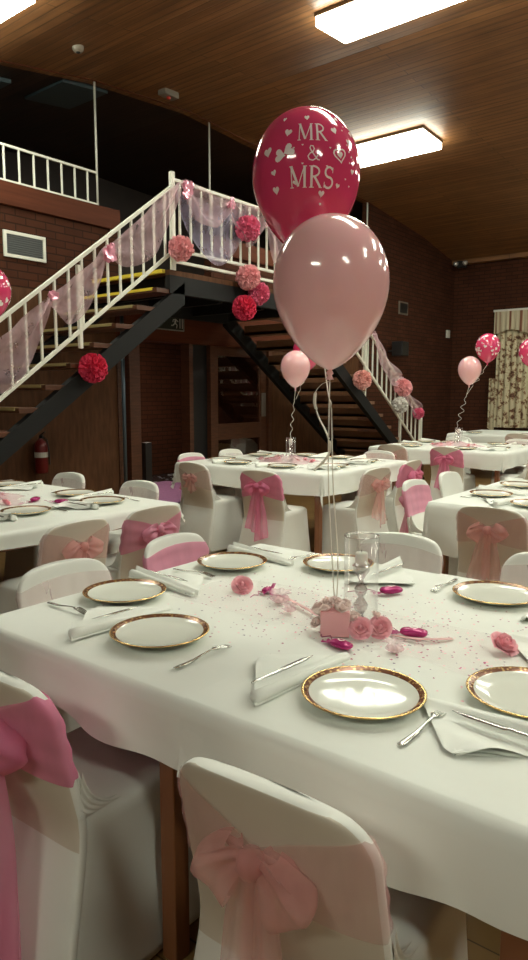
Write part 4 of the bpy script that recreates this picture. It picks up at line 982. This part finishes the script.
favour(-3.55, 2.50, ZT, .4, 'magenta wrapped favour on the left-hand table beside the corner plate', 1.5)
favour(-3.75, 2.45, ZT, 2.2, 'magenta wrapped favour on the left-hand table near its centrepiece', 1.5)
favour(-1.05, 4.6, ZT, 2.2, 'magenta wrapped favour on the right-hand table', 1.4)

# ---------------------------------------------------------------- stair decorations
def pom_mesh(mm, seed):
    rnd = random.Random(seed); b = MB(); n = 90
    for i in range(n):
        z = 1 - 2 * (i + .5) / n; a = i * 2.39996; r = math.sqrt(1 - z * z); d = Vector((r * math.cos(a), r * math.sin(a), z))
        t1 = d.cross(Vector((rnd.uniform(-1, 1), rnd.uniform(-1, 1), rnd.uniform(-1, 1)))).normalized(); t2 = d.cross(t1)
        L_ = rnd.uniform(.9, 1.04); ph = rnd.uniform(0, 6); w = .30
        def fn(u, v):
            s_ = (u - .5) * 2; p = d * (.25 + (L_ - .25) * v * (1 - .10 * s_ * s_)) + t1 * (s_ * w * v ** .8) + t2 * (.10 * v * math.sin(s_ * 5 + ph) + .05 * v)
            return tuple(p)
        b.grid(fn, 7, 5)
    b.lathe([(0, -.7), (.5, -.5), (.7, 0), (.5, .5), (0, .7)], 12)
    return b.mesh('pom_pom', mm, fix=False)
POM = {k: pom_mesh(M[k], i) for i, k in enumerate(('pom_red', 'pom_deep', 'pom_pink', 'pom_peach', 'pom_white'))}
def pom(kind, y, z, r, label, x=None):
    o = link('tissue_pom_pom', POM[kind], None, (RX + .05 + r * .7 if x is None else x, y - .09, z), y * 3); r *= 1.1; o.scale = (r, r, r); tag(o, label, 'pom-pom')
pom('pom_red', 3.87, 1.63, .118, 'red tissue pom-pom hanging from the foot of the left flight post')
pom('pom_pink', 4.95, 2.79, .115, 'pale pink tissue pom-pom on the landing corner post')
pom('pom_deep', 5.95, 3.155, .125, 'deep pink tissue pom-pom on the landing railing')
pom('pom_pink', 5.95, 2.65, .125, 'pale pink tissue pom-pom, topmost of the cluster under the landing')
pom('pom_deep', 6.14, 2.50, .115, 'deep pink tissue pom-pom, right one of the cluster under the landing')
pom('pom_red', 5.88, 2.32, .125, 'red tissue pom-pom, lowest of the cluster under the landing')
pom('pom_peach', 8.38, 1.60, .125, 'peach tissue pom-pom hanging below the right flight railing')
pom('pom_pink', 9.60, 1.50, .125, 'salmon pink tissue pom-pom on the right handrail')
pom('pom_white', 9.52, 1.24, .115, 'white tissue pom-pom below the salmon one on the right railing')
pom('pom_deep', 10.2, 1.10, .085, 'small pink tissue pom-pom at the bottom of the right handrail')
def swag(p0, p1, depth, mk, label, top=.0, seed=0, xo=.05, gather=.05):
    rnd = random.Random(seed); ph = rnd.uniform(0, 6)
    (ya, za), (yb, zb) = p0, p1
    def fn(u, v):
        k = math.sin(PI * u) ** .75; y = ya + (yb - ya) * u; zc = za + (zb - za) * u
        zt = zc + .02 - top * k; d = gather + (depth - gather) * k
        z = zt - d * v
        x = RX + xo + (.045 + .03 * k) * math.sin(v * 9 + 2 * math.sin(u * 4 + ph)) * .55 + .02 * math.sin(u * 13 + v * 6 + ph)
        return (x + .03, y + .02 * math.sin(v * 7 + ph) * k, z)
    tag(MB().grid(fn, 36, 30).build('tulle_swag', M[mk], smooth=True, fix=False), label, 'tulle')
hr = lambda y: 3.38 + (y - 4.87) * .752
swag((2.55, hr(2.55)), (3.41, hr(3.41) - .10), .44, 'tulle_pink', 'pale pink tulle swag at the far left of the left flight railing', seed=1, top=.05)
swag((3.41, hr(3.41) - .10), (4.02, hr(4.02) - .06), .40, 'tulle_pink', 'pale pink tulle swag below the middle of the left handrail', seed=2, top=.02)
swag((4.02, hr(4.02) - .06), (4.9, 3.40), .42, 'tulle_pink', 'pale pink tulle swag climbing to the landing corner post', seed=3)
swag((4.92, 3.42), (5.62, 3.38), .36, 'tulle_pink', 'pink tulle swag at the left of the landing railing', seed=4, xo=.07)
swag((4.90, 3.34), (6.0, 3.30), .62, 'tulle_lilac', 'lilac tulle swag hanging inside the pink one on the landing', seed=5, xo=.0)
swag((5.62, 3.38), (6.25, 3.38), .42, 'tulle_pink', 'pink tulle swag in the middle of the landing railing', seed=6, xo=.07)
swag((6.25, 3.38), (6.98, 3.40), .70, 'tulle_pink', 'pink tulle swag at the right of the landing railing behind the balloons', seed=7)
h2 = lambda y: 3.45 - (y - LY1) * .703
swag((LY1, h2(LY1)), (8.7, h2(8.7)), .35, 'tulle_pink', 'pink tulle swag on the upper right flight behind the pink balloon', seed=8)
swag((8.7, h2(8.7)), (9.55, h2(9.55)), .40, 'tulle_pink', 'pink tulle swag below the right handrail above the salmon pom-pom', seed=9)
swag((9.55, h2(9.55)), (10.3, h2(10.3)), .30, 'tulle_pink', 'pink tulle swag at the bottom of the right handrail', seed=10)
def rbow(y, z, s, label, mk='silver_bow'):
    t = MB(); rnd = random.Random(int(y * 100))
    for k in range(14):
        a = rnd.uniform(0, 2 * PI); tl = rnd.uniform(-.5, .5); L_ = s * rnd.uniform(.7, 1)
        def fn(u, v):
            rr_ = L_ * math.sin(PI * u); w = (v - .5) * s * .42; th = a + .5 * math.cos(PI * u)
            return (rr_ * tl + w * .3 + .02, rr_ * math.cos(th) - w * math.sin(a), rr_ * math.sin(th) + w * math.cos(a))
        t.grid(fn, 10, 3)
    tag(t.build('ribbon_bow', M[mk], None, True, (RX + .10, y, z), fix=False), label, 'bow')
rbow(4.02, 2.62, .085, 'shiny pink ribbon bow tied on the left handrail')
rbow(4.98, 3.36, .09, 'pink ribbon bow on the landing corner post')
rbow(5.64, 3.37, .07, 'small pink ribbon bow on the landing railing left of the deep pink pom-pom')
rbow(6.27, 3.40, .07, 'small pink ribbon bow on the landing railing beside the balloons')
rbow(3.42, 2.20, .05, 'tiny pink tie gathering the tulle at the left of the handrail')
